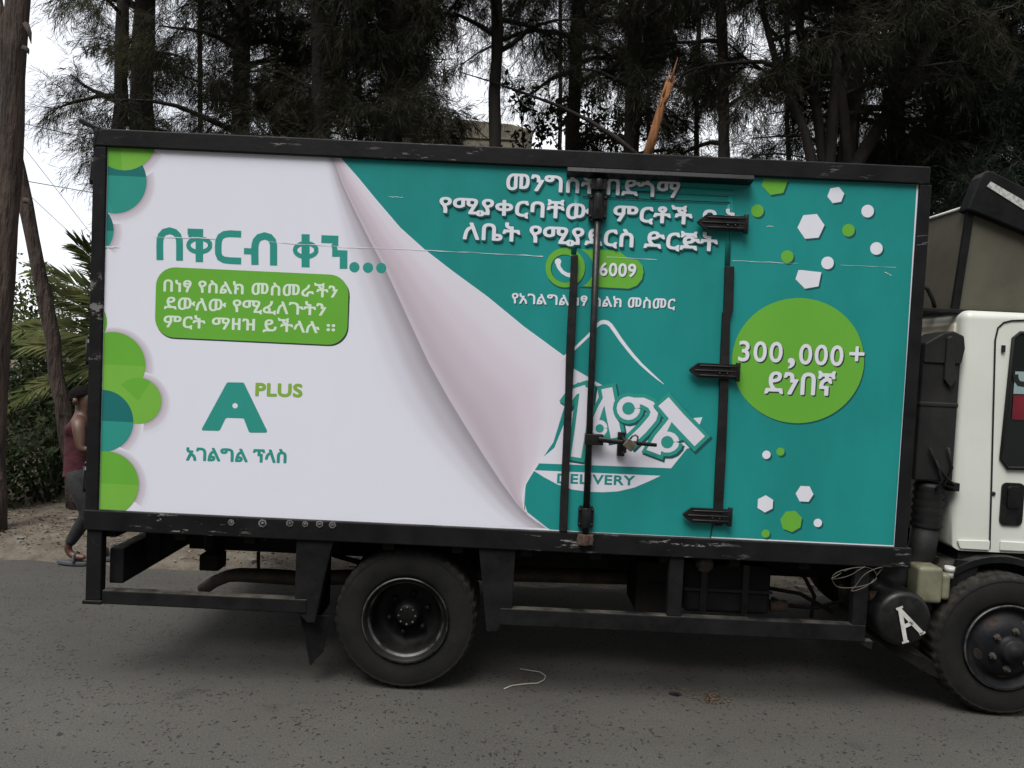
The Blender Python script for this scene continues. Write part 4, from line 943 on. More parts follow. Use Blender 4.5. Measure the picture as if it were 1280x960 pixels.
# --- cab
cabm = M['white_cab']; CY0, CY1 = 0.20, BD-0.20; XR = 4.80
prof = [(XR+.012, .905), (XR-.004, 1.20), (XR-.008, 2.287), (6.05, 2.287), (6.22, 2.235), (6.42, 1.55), (6.48, 1.30), (6.50, .80), (6.40, .55), (5.68, .55), (5.62, .72), (5.50, .84), (5.45, .905)]
mb = MB(); mb.prism(prof, CY0, CY1); cab = mb.build('cab', cabm, truck)
bm = bmesh.new(); bm.from_mesh(cab.data); bmesh.ops.dissolve_limit(bm, angle_limit=.01, verts=bm.verts, edges=bm.edges)
def rear(v): return v.co.x < XR+.05
def rooft(v): return v.co.z > 2.28
ge = [e for e in bm.edges if e.calc_length() > .2 and ((all(rear(v) for v in e.verts)) or all(rooft(v) for v in e.verts) or all(v.co.z > 2.2 and v.co.x > 6 for v in e.verts))]
bmesh.ops.bevel(bm, geom=ge, offset=.085, segments=6, affect='EDGES', profile=.5, clamp_overlap=True)
for f_ in bm.faces: f_.smooth = True
bm.to_mesh(cab.data); bm.free()
try: cab.data.set_sharp_from_angle(angle=R(35))
except Exception: pass
# ribs pressed in the cab's back corner, seam and yellowed upper sheet
mb = MB()
for i in range(7): z = 1.30+i*.125; mb.tube([(XR-.012, CY0+.05, z), (XR-.012, CY1-.05, z)], .006, 6)
mb.build('back_rib', cabm, cab)
mb = MB(); mb.prism([(XR-.022, 2.06), (XR-.006, 2.06), (XR+.03, 2.255), (XR+.012, 2.262), (XR-.016, 2.20), (XR-.022, 2.145), (XR-.012, 2.142), (XR-.012, 2.136), (XR-.022, 2.133)], CY0+.085, CY1-.1); mb.build('back_sheet', M['yellowed'], cab, .004)
def rr_px(pts, y): return [xz(px, py, y) for px, py in pts]
ys = CY0-.004
dl = [(1330, 402), (1280, 400.5), (1264, 401), (1254, 403.5), (1247, 410), (1243.5, 425), (1241, 520), (1239, 600), (1236.5, 686)]
mb = MB(); mb.stroke([xz(x, y, CY0) for x, y in dl], .011, ys); mb.flatnormals = True
mb.add([(5.90, ys, .91), (5.911, ys, .91), (5.95, ys, 2.1), (5.939, ys, 2.1)], [(0, 1, 2, 3)]); mb.build('door_seam', M['gap'], cab)
def win(y, sgn):
    wz0, wz1 = at(1268, 585, CY0).z, at(1268, 416, CY0).z; wx0 = at(1257.5, 500, CY0).x
    mb = MB(); poly = [(wx0+.03, wz0), (6.02, wz0+.02), (6.06, wz0+.06), (5.96, wz1-.03), (5.92, wz1), (wx0+.045, wz1), (wx0+.012, wz1-.03), (wx0-.008, wz0+.05)]
    mb.prism([(x, z) for x, z in poly], min(y, y+sgn*.006), max(y, y+sgn*.006)); g = mb.build('side_window', M['glass'], cab)
    n = len(poly); mb = MB(); cxm, czm = 5.55, (wz0+wz1)/2
    mb.tube([(x, y+sgn*.003, z) for x, z in poly+poly[:2]], .011, 8); mb.build('window_rubber', M['rubber'], g)
    return wz0, wz1, wx0
wz0, wz1, wx0 = win(CY0-.006, -1); win(CY1+.006, 1)
mb = MB(); mb.sheet([(wx0+.028, at(1265, 492, CY0).z), (6.0, at(1265, 492, CY0).z+.01), (5.98, at(1265, 464, CY0).z), (wx0+.03, at(1265, 464, CY0).z)], ys-.013)  # pale blue and red sheets imitate a reflection in the glass
mb.flatnormals = True
mb.build('painted_reflection', mat('pale blue painted reflection', (0.22, 0.32, 0.32), (0.26, 0.36, 0.36), rough=.2), cab)
mb = MB(); mb.sheet([(wx0+.03, at(1265, 524, CY0).z), (6.0, at(1265, 524, CY0).z), (6.0, at(1265, 493.5, CY0).z), (wx0+.03, at(1265, 493.5, CY0).z)], ys-.013)
mb.flatnormals = True
mb.build('painted_reflection', mat('red painted reflection', (0.17, 0.018, 0.025), (0.12, 0.012, 0.02), rough=.2), cab)
mb = MB(); mb.stroke([xz(1267, 468, CY0), xz(1267.5, 474, CY0), xz(1271, 479, CY0), xz(1280, 480.5, CY0), xz(1290, 478, CY0)], .030, ys-.0145); mb.flatnormals = True  # dark stroke painted as part of the mirrored sign
mb.build('painted_reflection_mark', M['gap'], cab)
# grab recess with handle
mb = MB(); a, b = at(1248, 656, CY0), at(1278, 604, CY0)
mb.prism(rrect(a.x, b.x+.01, a.z, b.z, .03), ys-.006, CY0+.01); hd = mb.build('door_handle', M['black_gloss'], cab, .005)
mb = MB(); mb.prism(rrect(a.x+.03, b.x-.015, (a.z+b.z)/2-.02, b.z-.02, .02), ys-.016, ys-.004); mb.build('pull_flap', M['black_steel'], hd, .006)
mb = MB(); c = at(1241.5, 617, CY0); mb.lathe([(.001, -.006), (.010, -.006), (.013, 0)], (c.x, CY0-.002, c.z), 10); c = at(1254, 436, CY0); mb.box(c.x-.012, c.x+.006, CY0-.012, CY0, c.z-.02, c.z+.02); mb.build('door_fitting', M['gap'], cab)
mb = MB(); mb.prism([(5.08, .918), (6.48, .918), (6.47, .955), (5.08, .975)], CY0-.012, CY0-.001); mb.prism([(XR+.05, .92), (5.02, .918), (5.02, .972), (XR+.03, .968)], CY0-.012, CY0-.001); mb.build('sill_moulding', cabm, cab, .008)
mb = MB(); mb.prism([(6.06, 2.17), (6.24, 2.17), (6.45, 1.46), (6.27, 1.46)], CY0+.12, CY1-.12); mb.v = [(x+.035, y, z) for x, y, z in mb.v]; mb.build('windscreen', M['glass'], cab, .02)
for y0, y1 in ((CY0+.1, CY0+.35), (CY1-.35, CY1-.1)):
    mb = MB(); mb.box(6.46, 6.53, y0, y1, .92, 1.06); mb.build('headlight', M['reflect'], cab, .02)
mb = MB(); mb.box(6.36, 6.56, CY0-.02, CY1+.02, .50, .74); mb.build('front_bumper', M['black_steel'], cab, .03)
# mudguard behind the front wheel
mb = MB(); arc = [(FC.x+.49*math.cos(a), FC.z+.49*math.sin(a)) for a in [R(128-i*6) for i in range(22)]]; inn = [(FC.x+.455*math.cos(a), FC.z+.455*math.sin(a)) for a in [R(128-i*6) for i in range(22)]]
mb.prism(arc+inn[::-1], .15, .40); mb.prism([xz(1197, 700, .16), xz(1226, 702, .16), xz(1196, 775, .16), xz(1180, 825, .16), xz(1176, 846, .16), xz(1166, 822, .16), xz(1177, 770, .16)], .16, .185)
mb.prism([(x, z) for x, z in [(4.86, .84), (5.5, .86), (5.5, .905), (4.86, .9)]], CY0+.02, CY1)
mb.build('mudguard', M['black_steel'], truck)
# roof deflector: khaki box, black edges, visor with reflective tape
DY0, DY1 = .30, BD-.30
t0, b0 = at(1212, 259, DY0), at(1192, 388, DY0)
dp = [(b0.x, b0.z), (t0.x, t0.z), (t0.x+.35, t0.z-.10), (t0.x+.75, t0.z-.34), (t0.x+1.05, b0.z)]
mb = MB(); mb.prism(dp, DY0, DY1); defl = mb.build('roof_deflector', M['khaki'], truck, .006)
mb = MB(); dv = (t0-b0); mb.obox((t0+b0)/2+Vector((.0, -.01, 0)), dv/2, (.021, 0, 0), (0, .014, 0)); mb.build('edge_post', M['black_steel'], defl, .004)
mb = MB(); mb.obox((b0.x+.55, DY0-.005, b0.z-.005), (.75, 0, 0), (0, .02, 0), (0, 0, .012)); mb.box(b0.x-.04, b0.x-.01, DY0, DY1, b0.z-.015, b0.z+.012); mb.build('base_rail', M['rubber'], defl, .004)
mb = MB(); mb.tube([(t0.x-.004, DY0, t0.z+.008), (t0.x-.004, DY1, t0.z+.008)], .010, 8); mb.build('edge_trim', M['tape_white'], defl)
VY = DY0-.05
vp = rr_px([(1209, 262), (1213, 252), (1226, 221), (1231, 215), (1238, 213), (1246, 216), (1300, 243), (1420, 310), (1418, 350), (1300, 300), (1280, 290), (1222, 266)], VY)
mb = MB(); mb.prism(vp, VY, VY+.10)
vis = mb.build('visor', M['black_steel'], defl, .012)
mb = MB(); mb.sheet(rr_px([(1233, 233), (1238, 227), (1340, 286), (1336, 298)], VY), VY-.004); mb.flatnormals = True; mb.build('reflective_strip', M['reflect'], vis)
mb = MB(); mb.tube([at(1152, 355, .5), at(1160, 362, .5), at(1166, 375, .5), at(1169, 388, .5)], .012, 8); mb.build('roof_hose', M['rubber'], defl)

# ------------------------------------------------------------------ white sack behind the truck
mb = MB(); c = gpt(178, 700, .1); c = Vector((.35, 3.3, .16))
for i in range(7):
    pass
mb.lathe([(.001, -.30), (.12, -.29), (.19, -.18), (.21, 0), (.19, .16), (.10, .27), (.05, .30), (.07, .36), (.001, .36)], (0, 0, 0), 20, fn=lambda i, j: .018*math.sin(j*1.9+i*1.3)+.012*math.sin(j*3.1-i))
rot = Matrix.Rotation(R(62), 3, 'Z')
mb.v = [tuple(rot @ Vector((x, y, z*.75))+c+Vector((0, 0, .02))) for x, y, z in mb.v]
tag(mb.build('sack', M['sack']), 'white woven sack lying on the dirt behind the truck', 'sack')

# ------------------------------------------------------------------ person walking behind the truck
PY = 2.17
person = empty('person', (-1.3, PY, 0.0), 'barefaced youth in maroon sleeveless shirt, dark jeans and grey slippers walking behind the truck', 'person')
def skin_mesh(name, verts, edges, radii, m, parent, levels=2, root=0):
    me = bpy.data.meshes.new(name); me.from_pydata([tuple(v) for v in verts], edges, []); o = bpy.data.objects.new(name, me); COL.objects.link(o)
    md = o.modifiers.new('skin', 'SKIN'); md.use_smooth_shade = True
    for i, r in enumerate(radii):
        sv = me.skin_vertices[0].data[i]; sv.radius = (r, r) if not hasattr(r, '__len__') else r; sv.use_root = (i == root)
    s2 = o.modifiers.new('sub', 'SUBSURF'); s2.levels = levels; s2.render_levels = levels
    dg = bpy.context.evaluated_depsgraph_get(); nm = bpy.data.meshes.new_from_object(o.evaluated_get(dg))
    bpy.data.objects.remove(o); bpy.data.meshes.remove(me)
    nm.materials.clear(); nm.materials.append(m); nm.name = name
    q = bpy.data.objects.new(name, nm); COL.objects.link(q); q.parent = parent; q.location = -parent.location
    return q
def pb(px, py, dy=0.0): return at(px, py, PY+dy)
k = at(120, 600, PY).x-at(119, 600, PY).x        # metres per pixel here
J = dict(pel=pb(97, 601), sp=pb(96, 572), ch=pb(97, 545), nk0=pb(97.5, 524), nk1=pb(98.5, 515), hd=pb(99.5, 499), top=pb(97.5, 488), chin=pb(105.5, 507.5),
         shR=pb(93, 530, -.14), elR=pb(97, 563, -.19), wrR=pb(115, 560, -.15), shL=pb(100, 531, .14), elL=pb(108, 562, .19), wrL=pb(122, 556, .12),
         hpR=pb(95, 608, -.085), knR=pb(106, 642, -.09), anR=pb(79, 684, -.09), hpL=pb(99, 608, .085), knL=pb(117, 648, .09), anL=pb(115, 694, .08))
names = list(J); ix = {n_: i for i, n_ in enumerate(names)}; V = [J[n_] for n_ in names]
ED = [('pel', 'sp'), ('sp', 'ch'), ('ch', 'nk0'), ('nk0', 'nk1'), ('nk1', 'hd'), ('hd', 'top'), ('nk0', 'shR'), ('shR', 'elR'), ('elR', 'wrR'), ('nk0', 'shL'), ('shL', 'elL'), ('elL', 'wrL'),
      ('pel', 'hpR'), ('hpR', 'knR'), ('knR', 'anR'), ('pel', 'hpL'), ('hpL', 'knL'), ('knL', 'anL')]
ED.append(('hd', 'chin'))
RD = dict(pel=.105, sp=.095, ch=.105, nk0=.07, nk1=.048, hd=.086, top=.072, chin=.042, shR=.058, elR=.037, wrR=.026, shL=.055, elL=.037, wrL=.026, hpR=.075, knR=.052, anR=.034, hpL=.075, knL=.052, anL=.034)
rad = [RD[n_] for n_ in names]
E2 = [(ix[a], ix[b]) for a, b in ED]
def extra(base, pts, rs):
    prev = ix.get(base, base) if isinstance(base, str) else base
    for p, r in zip(pts, rs):
        V.append(Vector(p)); rad.append(r); E2.append((prev, len(V)-1)); prev = len(V)-1
    return prev
# feet
fR = J['anR']; extra('anR', [fR+Vector((.03, 0, -.055)), fR+Vector((.10, -.005, -.075)), fR+Vector((.16, -.005, -.075))], [.032, .030, .020])
fL = J['anL']; extra('anL', [fL+Vector((.03, 0, -.045)), fL+Vector((.10, .005, -.062)), fL+Vector((.16, .005, -.064))], [.032, .030, .020])
# hands: palm with five fingers each
for base, s in (('wrR', -1), ('wrL', 1)):
    w = J[base]; d = Vector((.95, 0, -.1)).normalized()
    pm = extra(base, [w+d*.045, w+d*.075], [.022, .024])
    for q, ln in ((-.024, .062), (-.008, .072), (.008, .068), (.023, .054)):
        b = w+d*.085+Vector((0, 0, q)); extra(pm, [b, b+d*ln*.5+Vector((0, -s*.008, 0)), b+d*ln*.8+Vector((0, -s*.028, -.004))], [.0088, .0082, .007])
    t = w+d*.04+Vector((0, -s*.006, .024)); extra(pm-1, [t, t+d*.03+Vector((0, -s*.012, .016)), t+d*.055+Vector((0, -s*.02, .012))], [.010, .0095, .008])
# face: nose, ears
hd = J['hd']; extra('hd', [hd+Vector((.083, 0, -.006)), hd+Vector((.098, 0, -.018))], [.014, .010])
body = skin_mesh('body', V, E2, rad, M['skin'], person, 2, ix['pel'])
mb = MB()
for s in (-1, 1):
    c = hd+Vector((-.012, s*.083, -.012)); mb.tube([c+Vector((0, 0, -.026)), c+Vector((-.004, s*.010, 0)), c+Vector((-.002, s*.008, .026))], [.012, .020, .016], 8)
mb.build('ear', M['skin'], person)
mb = MB()
for s in (-1, 1): mb.lathe([(.001, -.006), (.008, -.004), (.009, .004), (.001, .006)], hd+Vector((.078, s*.032, .010)), 8)
mb.build('eye', M['gap'], person)
# hair
mb = MB(); c = hd+Vector((-.012, 0, .022)); vv = []; ff = []
for i in range(10):
    th = R(4+i*12.5)
    for j in range(28):
        a = 2*math.pi*j/28; front = .5+.5*math.cos(a); t2 = th*(1.0-.50*front**1.2); r_ = .094+.005*math.sin(j*5+i*3)
        vv.append(c+Vector((r_*1.03*math.sin(t2)*math.cos(a), r_*.95*math.sin(t2)*math.sin(a), r_*.98*math.cos(t2))))
for i in range(9):
    for j in range(28): ff.append((i*28+j, i*28+(j+1) % 28, (i+1)*28+(j+1) % 28, (i+1)*28+j))
ff.append(tuple(range(28))); mb.add(vv, ff, 0, True); mb.build('hair', M['hair'], person)
# clothes
def cloth(name, keys, edges, rads, m):
    vs_ = [J[n_] if isinstance(n_, str) else n_ for n_ in keys]
    return skin_mesh(name, vs_, edges, rads, m, person, 2, 0)
cloth('shirt', [pb(96, 570), pb(97, 545), pb(97.5, 525), pb(92.5, 530, -.125), pb(100, 531, .125), pb(95.5, 592), pb(95.5, 597)], [(0, 1), (1, 2), (2, 3), (2, 4), (0, 5), (5, 6)], [.130, .130,   .080, .074, .074, .142, .142], M['maroon'])
cloth('trousers', ['pel', 'hpR', 'knR', J['knR'].lerp(J['anR'], .5), J['anR'].lerp(J['knR'], .06), 'hpL', 'knL', J['anL'].lerp(J['knL'], .06), pb(96, 575)], [(0, 1), (1, 2), (2, 3), (3, 4), (0, 5), (5, 6), (6, 7), (0, 8)],
      [.115, .092, .066, .056, .044, .092, .066, .046, .122], M['jeans'])
def slipper(a, heel_up, dy):
    mb = MB(); c = Vector((a.x+.055, a.y, 0)); o = []
    for i in range(20):
        t = 2*math.pi*i/20; x = .135*math.cos(t); y = .045*math.sin(t)*(1+.15*math.cos(t)); o.append((x, y))
    top = []; bot = []
    for x, y in o:
        lift = heel_up*max(0, (.05-x)/.185); top.append((c.x+x, c.y+y, .034+lift)); bot.append((c.x+x, c.y+y, .006+lift*.96))
    mb.add(top+bot, [tuple(range(20)), tuple(range(39, 19, -1))]+[(i, (i+1) % 20, 20+(i+1) % 20, 20+i) for i in range(20)])
    mb.tube([(c.x+.03, c.y-.045, .03), (c.x+.025, c.y-.03, .085), (c.x+.03, c.y, .10), (c.x+.025, c.y+.03, .085), (c.x+.03, c.y+.045, .03)], .012, 8, flat=(2.2, .8))
    mb.build('slipper', M['sandal'], person, .006)
slipper(J['anR'], max(0.0, J['anR'].z-.14), 0); slipper(J['anL'], max(0.0, J['anL'].z-.13), 0)

person.location.x += 0.03
# ------------------------------------------------------------------ trees
def norm(a): return a/np.maximum(np.linalg.norm(a, axis=-1, keepdims=True), 1e-9)
def poly_at(poly, t):
    """point on polyline (k,3) at parameters t in 0..1"""
    k = len(poly)-1; u = np.clip(t, 0, .9999)*k; i = u.astype(int); w = (u-i)[:, None]
    return poly[i]*(1-w)+poly[i+1]*w
def needle_quads(B, D, Ln, wid, r):
    n = len(B); side = norm(np.cross(D, r.normal(0, 1, (n, 3)))); w = (wid*r.uniform(.6, 1.3, n))[:, None]
    tip = B+D*Ln[:, None]; mid = (B+tip)/2+r.normal(0, .01, (n, 3))
    return np.stack([B-side*w*.4, mid-side*w*.6, tip, mid+side*w*.6], 1).reshape(-1, 3)
def make_crown(r, trunk, z0, z1, rad, nl, nsub, nt, nn, nlen=(.08, .20), wid=.0046, droop=.9, side=None, up=.35):
    """limbs leave the trunk between z0 and z1; side branches, drooping twigs, needles on the twigs"""
    limbs = []; subs = []; Bs = []; Ds = []
    zt = trunk[:, 2]
    for i in range(nl):
        z = z0+(z1-z0)*((i+r.random())/nl); t = np.interp(z, zt, np.linspace(0, 1, len(zt)))
        b = poly_at(trunk, np.array([t]))[0]; a = i*2.4+r.uniform(-.5, .5)
        if side is not None and r.random() < .7: a = side+r.uniform(-.9, .9)
        q = (z-z0)/max(.01, z1-z0); ln = rad*(1.0-.45*q)*r.uniform(.6, 1.15)
        d = np.array([math.cos(a), math.sin(a), up+r.uniform(-.15, .3)]); pts = [b]; dd = d/np.linalg.norm(d)
        for s in range(6):
            dd = dd+r.normal(0, .13, 3)+np.array([0, 0, -.05]); dd /= np.linalg.norm(dd); pts.append(pts[-1]+dd*ln/6)
        limbs.append(np.array(pts))
    for lb in limbs:
        ln = np.linalg.norm(np.diff(lb, axis=0), axis=1).sum()
        for j in range(nsub):
            t = np.array([.22+.78*(j+r.random())/nsub]); b = poly_at(lb, t)[0]; ax = lb[-1]-lb[0]; ax = ax/np.linalg.norm(ax)
            d = ax*.7+r.normal(0, .6, 3)+np.array([0, 0, .1]); d /= np.linalg.norm(d); sl = r.uniform(.35, .8)*min(1.0, ln*.5)*(1.1-.5*t[0])+.15
            pts = [b]
            for s in range(4):
                d = d+r.normal(0, .14, 3)+np.array([0, 0, -.16*droop]); d /= np.linalg.norm(d); pts.append(pts[-1]+d*sl/4)
            sb = np.array(pts); subs.append(sb)
            tt = r.uniform(.1, 1, nt); B = poly_at(sb, tt)
            # each twig hangs and carries a tuft of needles
            td = norm((sb[-1]-sb[0])/sl*.6+r.normal(0, .55, (nt, 3))+np.array([0, 0, -.55*droop])); tl = r.uniform(.12, .42, nt)
            u = r.random((nt, nn)); P_ = B[:, None, :]+td[:, None, :]*(tl[:, None]*u)[:, :, None]
            P_[:, :, 2] -= .25*droop*(tl[:, None]*u)**2*2
            Dn = norm(td[:, None, :]*.9+r.normal(0, .38, (nt, nn, 3))+np.array([0, 0, -.30*droop]))
            Bs.append(P_.reshape(-1, 3)); Ds.append(Dn.reshape(-1, 3))
    B = np.concatenate(Bs); D = np.concatenate(Ds); Ln = r.uniform(nlen[0], nlen[1], len(B))
    return limbs, subs, needle_quads(B, D, Ln, wid, r)
def make_tree(name, label, pts, r0, r1, z0, z1, rad, nl, nsub, nt, nn, m, seed, bark='bark', group='dark trees standing behind the truck', cat='tree', sides=10, **kw):
    """pts: polyline of the trunk in metres from the foot up"""
    r = np.random.default_rng(seed); tr = np.array([tuple(p) for p in pts], float)
    # resample and roughen
    t = np.linspace(0, 1, 16); T_ = poly_at(tr, t); T_[1:-1] += r.normal(0, .008, (14, 3))
    o = empty(name, Vector(T_[0]), label, cat, group)
    mb = MB(); rs = [r0*(1-q)+r1*q for q in t]; rs[0] *= 1.35; rs[1] *= 1.1
    mb.tube([Vector(p) for p in T_], [x*(1+.07*math.sin(i*2.1+seed)) for i, x in enumerate(rs)], sides)
    if nl:
        limbs, subs, Q = make_crown(r, T_, z0, z1, rad, nl, nsub, nt, nn, **kw)
        for lb in limbs: mb.tube([Vector(p) for p in lb], list(np.linspace(max(.018, r1*.55), .008, len(lb))), 5, cap=False)
        for sb in subs: mb.tube([Vector(p) for p in sb], list(np.linspace(.007, .003, len(sb))), 3, cap=False)
    mb.build('trunk', M[bark], o)
    if nl: quad_obj('crown', Q, m, o)
    return o
def trunk_px(p0, p1, Y, top=9.0):
    """straight trunk through two photograph points at distance Y, from the ground to height top"""
    a, b = at(*p0, Y), at(*p1, Y); d = (b-a)/(b.z-a.z)
    return [a-d*a.z, a, b, b+d*(top-b.z)] if a.z > .2 else [a, b, b+d*(top-b.z)]
NE, NO, NB = M['needles'], M['needles_olive'], M['needles_blue']
# near left: thick peeling trunk, and the leaning one beside it
def tree_left():
    Y = 2.95; pts = [gpt(-12, 674), at(-9, 560, Y), at(-1, 400, Y), at(9, 250, Y), at(19, 120, Y), at(23, 0, Y), at(24, -150, Y), at(10, -500, Y)]
    o = make_tree('gum_tree', 'thick peeling reddish trunk at the left edge, rising past the palm fronds', pts,   .105, .092, 5.6, 8.0, 1.6, 4, 6, 14, 14, NO, 11, 'bark_red', 'trunks at the left edge', sides=14)
    mb = MB(); a = at(17, 215, Y); mb.tube([a, at(9, 150, Y-.03), at(6, 80, Y-.05), at(2, 20, Y-.05), at(-12, -60, Y)], [.05, .042, .038, .034, .03], 9)
    for s in (((30, 60), (36, 68)), ((31, 250), (38, 257)), ((32, 30), (39, 55))):
        p, q = at(*s[0], Y-.1), at(*s[1], Y-.14); mb.tube([p, p.lerp(q, .5)+Vector((.01, 0, .01)), q], [.03, .02, .003], 5)
    mb.build('limb', M['bark_red'], o)
tree_left()
Y = 3.95; make_tree('leaning_tree', 'slim bare trunk leaning left beside the walking youth', [gpt(97, 642), at(90, 590, Y), at(80, 520, Y), at(67, 440, Y), at(53, 360, Y), at(38, 280, Y), at(21, 200, Y), at(-5, 80, Y), at(-60, -150, Y)],
          .085, .06, 6.4, 7.5, 1.2, 3, 5, 12, 12, NO, 12, 'bark_red', 'trunks at the left edge')
# main stand behind the truck
TREES = [  # label, p0, p1, Y, top, r0, r1, z0, z1, crown radius, limbs, subs, twigs, needles, material, seed, kw
    ('slim dark casuarina nearest the open sky at left, with loose hanging branchlets', (150, 165), (153, 0), 5.6, 10, .10, .06, 3.3, 9.0, 0.9, 16, 9, 13, 15, NO, 21, {}),
    ('thick dark casuarina trunk just right of the slim one at left', (176, 165), (182, 0), 6.0, 11, .17, .11, 3.2, 9.5, 1.5, 17, 10, 15, 16, NE, 22, {}),
    ('dense casuarina above the white end of the truck box', (300, 175), (304, 0), 5.4, 10, .12, .08, 3.0, 9.0, 1.8, 32, 11, 17, 17, NE, 23, {}),
    ('bushy dark casuarina above the page curl print', (402, 185), (398, 0), 5.0, 10, .11, .07, 2.9, 8.5, 1.8, 36, 12, 18, 17, NE, 24, {}),
    ('dark casuarina with a faint straight trunk above the first word of the teal print', (490, 190), (497, 0), 4.9, 10, .12, .09, 2.9, 8.5, 0.75, 30, 12, 17, 17, NE, 25, {}),
    ('straight bare lower trunk standing before the sky gap and the concrete block', (618, 192), (622, 0), 5.2, 11, .08, .068, 5.5, 9.0, 1.7, 26, 12, 17, 17, NE, 26, {}),
    ('dark casuarina with high crown over the leafy saplings', (716, 192), (722, 0), 6.6, 11, .11, .08, 5.6, 9.5, 2.0, 26, 12, 17, 17, NE, 27, {}),
    ('dense dark casuarina directly behind the broken orange stump', (790, 150), (796, 0), 5.6, 11, .11, .07, 4.3, 9.5, 0.95, 24, 12, 17, 17, NE, 28, {}),
    ('dark upright trunk between the broken stump and the many stemmed tree', (906, 200), (902, 60), 5.0, 10, .072, .058, 3.9, 9.0, 1.4, 13, 11, 16, 16, NE, 29, {}),
    ('dark casuarina behind the right end of the truck box', (1118, 210), (1124, 0), 6.8, 11, .13, .09, 3.0, 9.5, 2.2, 36, 12, 17, 17, NB, 30, {}),
    ('blue green bushy tree above the truck cab', (1236, 230), (1246, 0), 5.0, 9, .12, .08, 2.4, 8.2, 1.9, 42, 12, 18, 18, NB, 31, dict(nlen=(.06, .15), droop=.35, wid=.008)),
    ('dark tree behind the cab roof deflector at the right edge', (1330, 260), (1340, 0), 4.7, 9, .12, .08, 2.2, 8.2, 1.9, 30, 11, 15, 16, NB, 32, dict(nlen=(.08, .2), droop=.6)),
]
for lab, p0, p1, Y, top, r0, r1, z0, z1, rad_, nl, ns, ntw, nn, m, sd_, kw in TREES:
    make_tree('casuarina_tree', lab, trunk_px(p0, p1, Y, top), r0, r1, z0, z1, rad_, nl, ns, ntw, nn, m, sd_, **kw)
# the many-stemmed tree
Y = 4.6; foot = at(1052, 330, Y); foot.z = 0
o = empty('many_stemmed_tree', foot, 'many stemmed brown tree fanning out behind the right half of the truck box', 'tree', 'dark trees standing behind the truck')
mb = MB(); rt = np.random.default_rng(77)
st = [([(1058, 212), (1068, 100), (1080, 0), (1092, -140)], .105), ([(1066, 212), (1105, 150), (1152, 84), (1186, 0), (1210, -120)], .085), ([(1036, 210), (1048, 67), (1050, -30), (1044, -160)], .065),
      ([(1016, 208), (1006, 165), (990, 127), (970, 77), (955, 20), (940, -100)], .055), ([(1030, 208), (1020, 130), (1000, 40), (990, -120)], .06), ([(1062, 200), (1052, 120), (1064, 40), (1060, -110)], .06)]
crowns = []; stems = []
for pts, r_ in st:
    P_ = [foot+Vector((0, 0, .0)), foot.lerp(at(*pts[0], Y), .6)]+[at(*p, Y+rt.uniform(-.15, .15)) for p in pts]
    mb.tube(P_, [r_*1.3, r_*1.15]+[r_*(1-.1*i) for i in range(len(pts))], 9)
    tp = np.array([tuple(p) for p in P_]); li, sb, Q = make_crown(rt, tp, 4.7, 7.4, 1.3, 9, 10, 15, 15); crowns.append(Q)
    for lb in li: mb.tube([Vector(p) for p in lb], list(np.linspace(.03, .008, len(lb))), 5, cap=False)
    for s_ in sb: mb.tube([Vector(p) for p in s_], [.007, .006, .005, .004, .003], 3, cap=False)
mb.build('trunk', M['bark'], o); quad_obj('crown', np.concatenate(crowns), NE, o)
# leaning bough at the right
make_tree('casuarina_tree', 'thin trunk leaning right behind the cab roof deflector', [Vector((at(1150, 300, 4.4).x-.5, 4.4, 0)), at(1165, 285, 4.4), at(1186, 250, 4.4), at(1220, 200, 4.4), at(1245, 165, 4.4), at(1275, 60, 4.4)], .06, .04, 3.4, 4.8, .9, 8, 8, 12, 14, NB, 41)
# second row fills the distance
for i, (px, Y, top, z0, rd, nl) in enumerate(((250, 8.5, 11, 3.0, 2.0, 7), (345, 8.8, 12, 3.0, 2.3, 18), (450, 8.2, 11, 2.8, 2.0, 20), (520, 7.6, 10, 3.2, .75, 14), (700, 9.8, 13, 8.0, 2.2, 13), (812, 9.5, 12, 6.6, 1.2, 12), (870, 8.2, 11, 4.4, 1.5, 6), (985, 8.6, 12, 4.6, 1.8, 6), (1060, 9.2, 12, 4.4, 2.2, 9), (1165, 8.4, 11, 2.6, 2.3, 24), (1270, 7.4, 10, 2.0, 2.2, 28), (1370, 8.2, 10, 2.0, 2.4, 28))):
    where = ['behind the white end of the print, far row', 'behind the upper white print, far row', 'above the curl, far row', 'left of the sky gap, far row', 'right of the sky gap, crown high up', 'behind the broken stump, far row', 'left of the dark upright trunk, far row',
             'behind the left stems of the fan shaped tree', 'behind the thick stems of the fan shaped tree', 'beyond the right corner of the box', 'beyond the blue green tree', 'beyond the right edge tree'][i]
    make_tree('casuarina_tree', 'far dark casuarina '+where, trunk_px((px, 190), (px+4*math.sin(i*2.3), 0), Y, top), .045, .03, z0, top-.8, rd, int(nl*1.5), 10, 14, 15, NE if i < 9 else NB, 60+i, wid=.008)
# broken stump with torn orange wood
Y = 4.3; a, b = at(806, 205, Y), at(839, 92, Y); d = (b-a)/(b.z-a.z)
o = empty('broken_tree', a-d*a.z, 'snapped trunk with torn orange wood sticking up behind the truck', 'tree')
mb = MB(); mb.tube([a-d*a.z, a-d*.9, a, a+d*.10], [.09, .075, .06, .048], 10); mb.build('trunk', M['bark'], o)
mb = MB(); rr = random.Random(4)
mb.tube([a-d*.02, a.lerp(b, .3), a.lerp(b, .6), a.lerp(b, .9)], [.056, .050, .046, .036], 10, flat=(.7, 1))
for i in range(12):
    t0_ = rr.uniform(.55, .9); q = a.lerp(b, t0_)+Vector((rr.uniform(-.035, .035), rr.uniform(-.03, .03), 0)); e = q+d*rr.uniform(.15, .35)+Vector((rr.uniform(-.01, .035), 0, 0)); mb.tube([q, q.lerp(e, .6), e], [.016, .011, .002], 5)
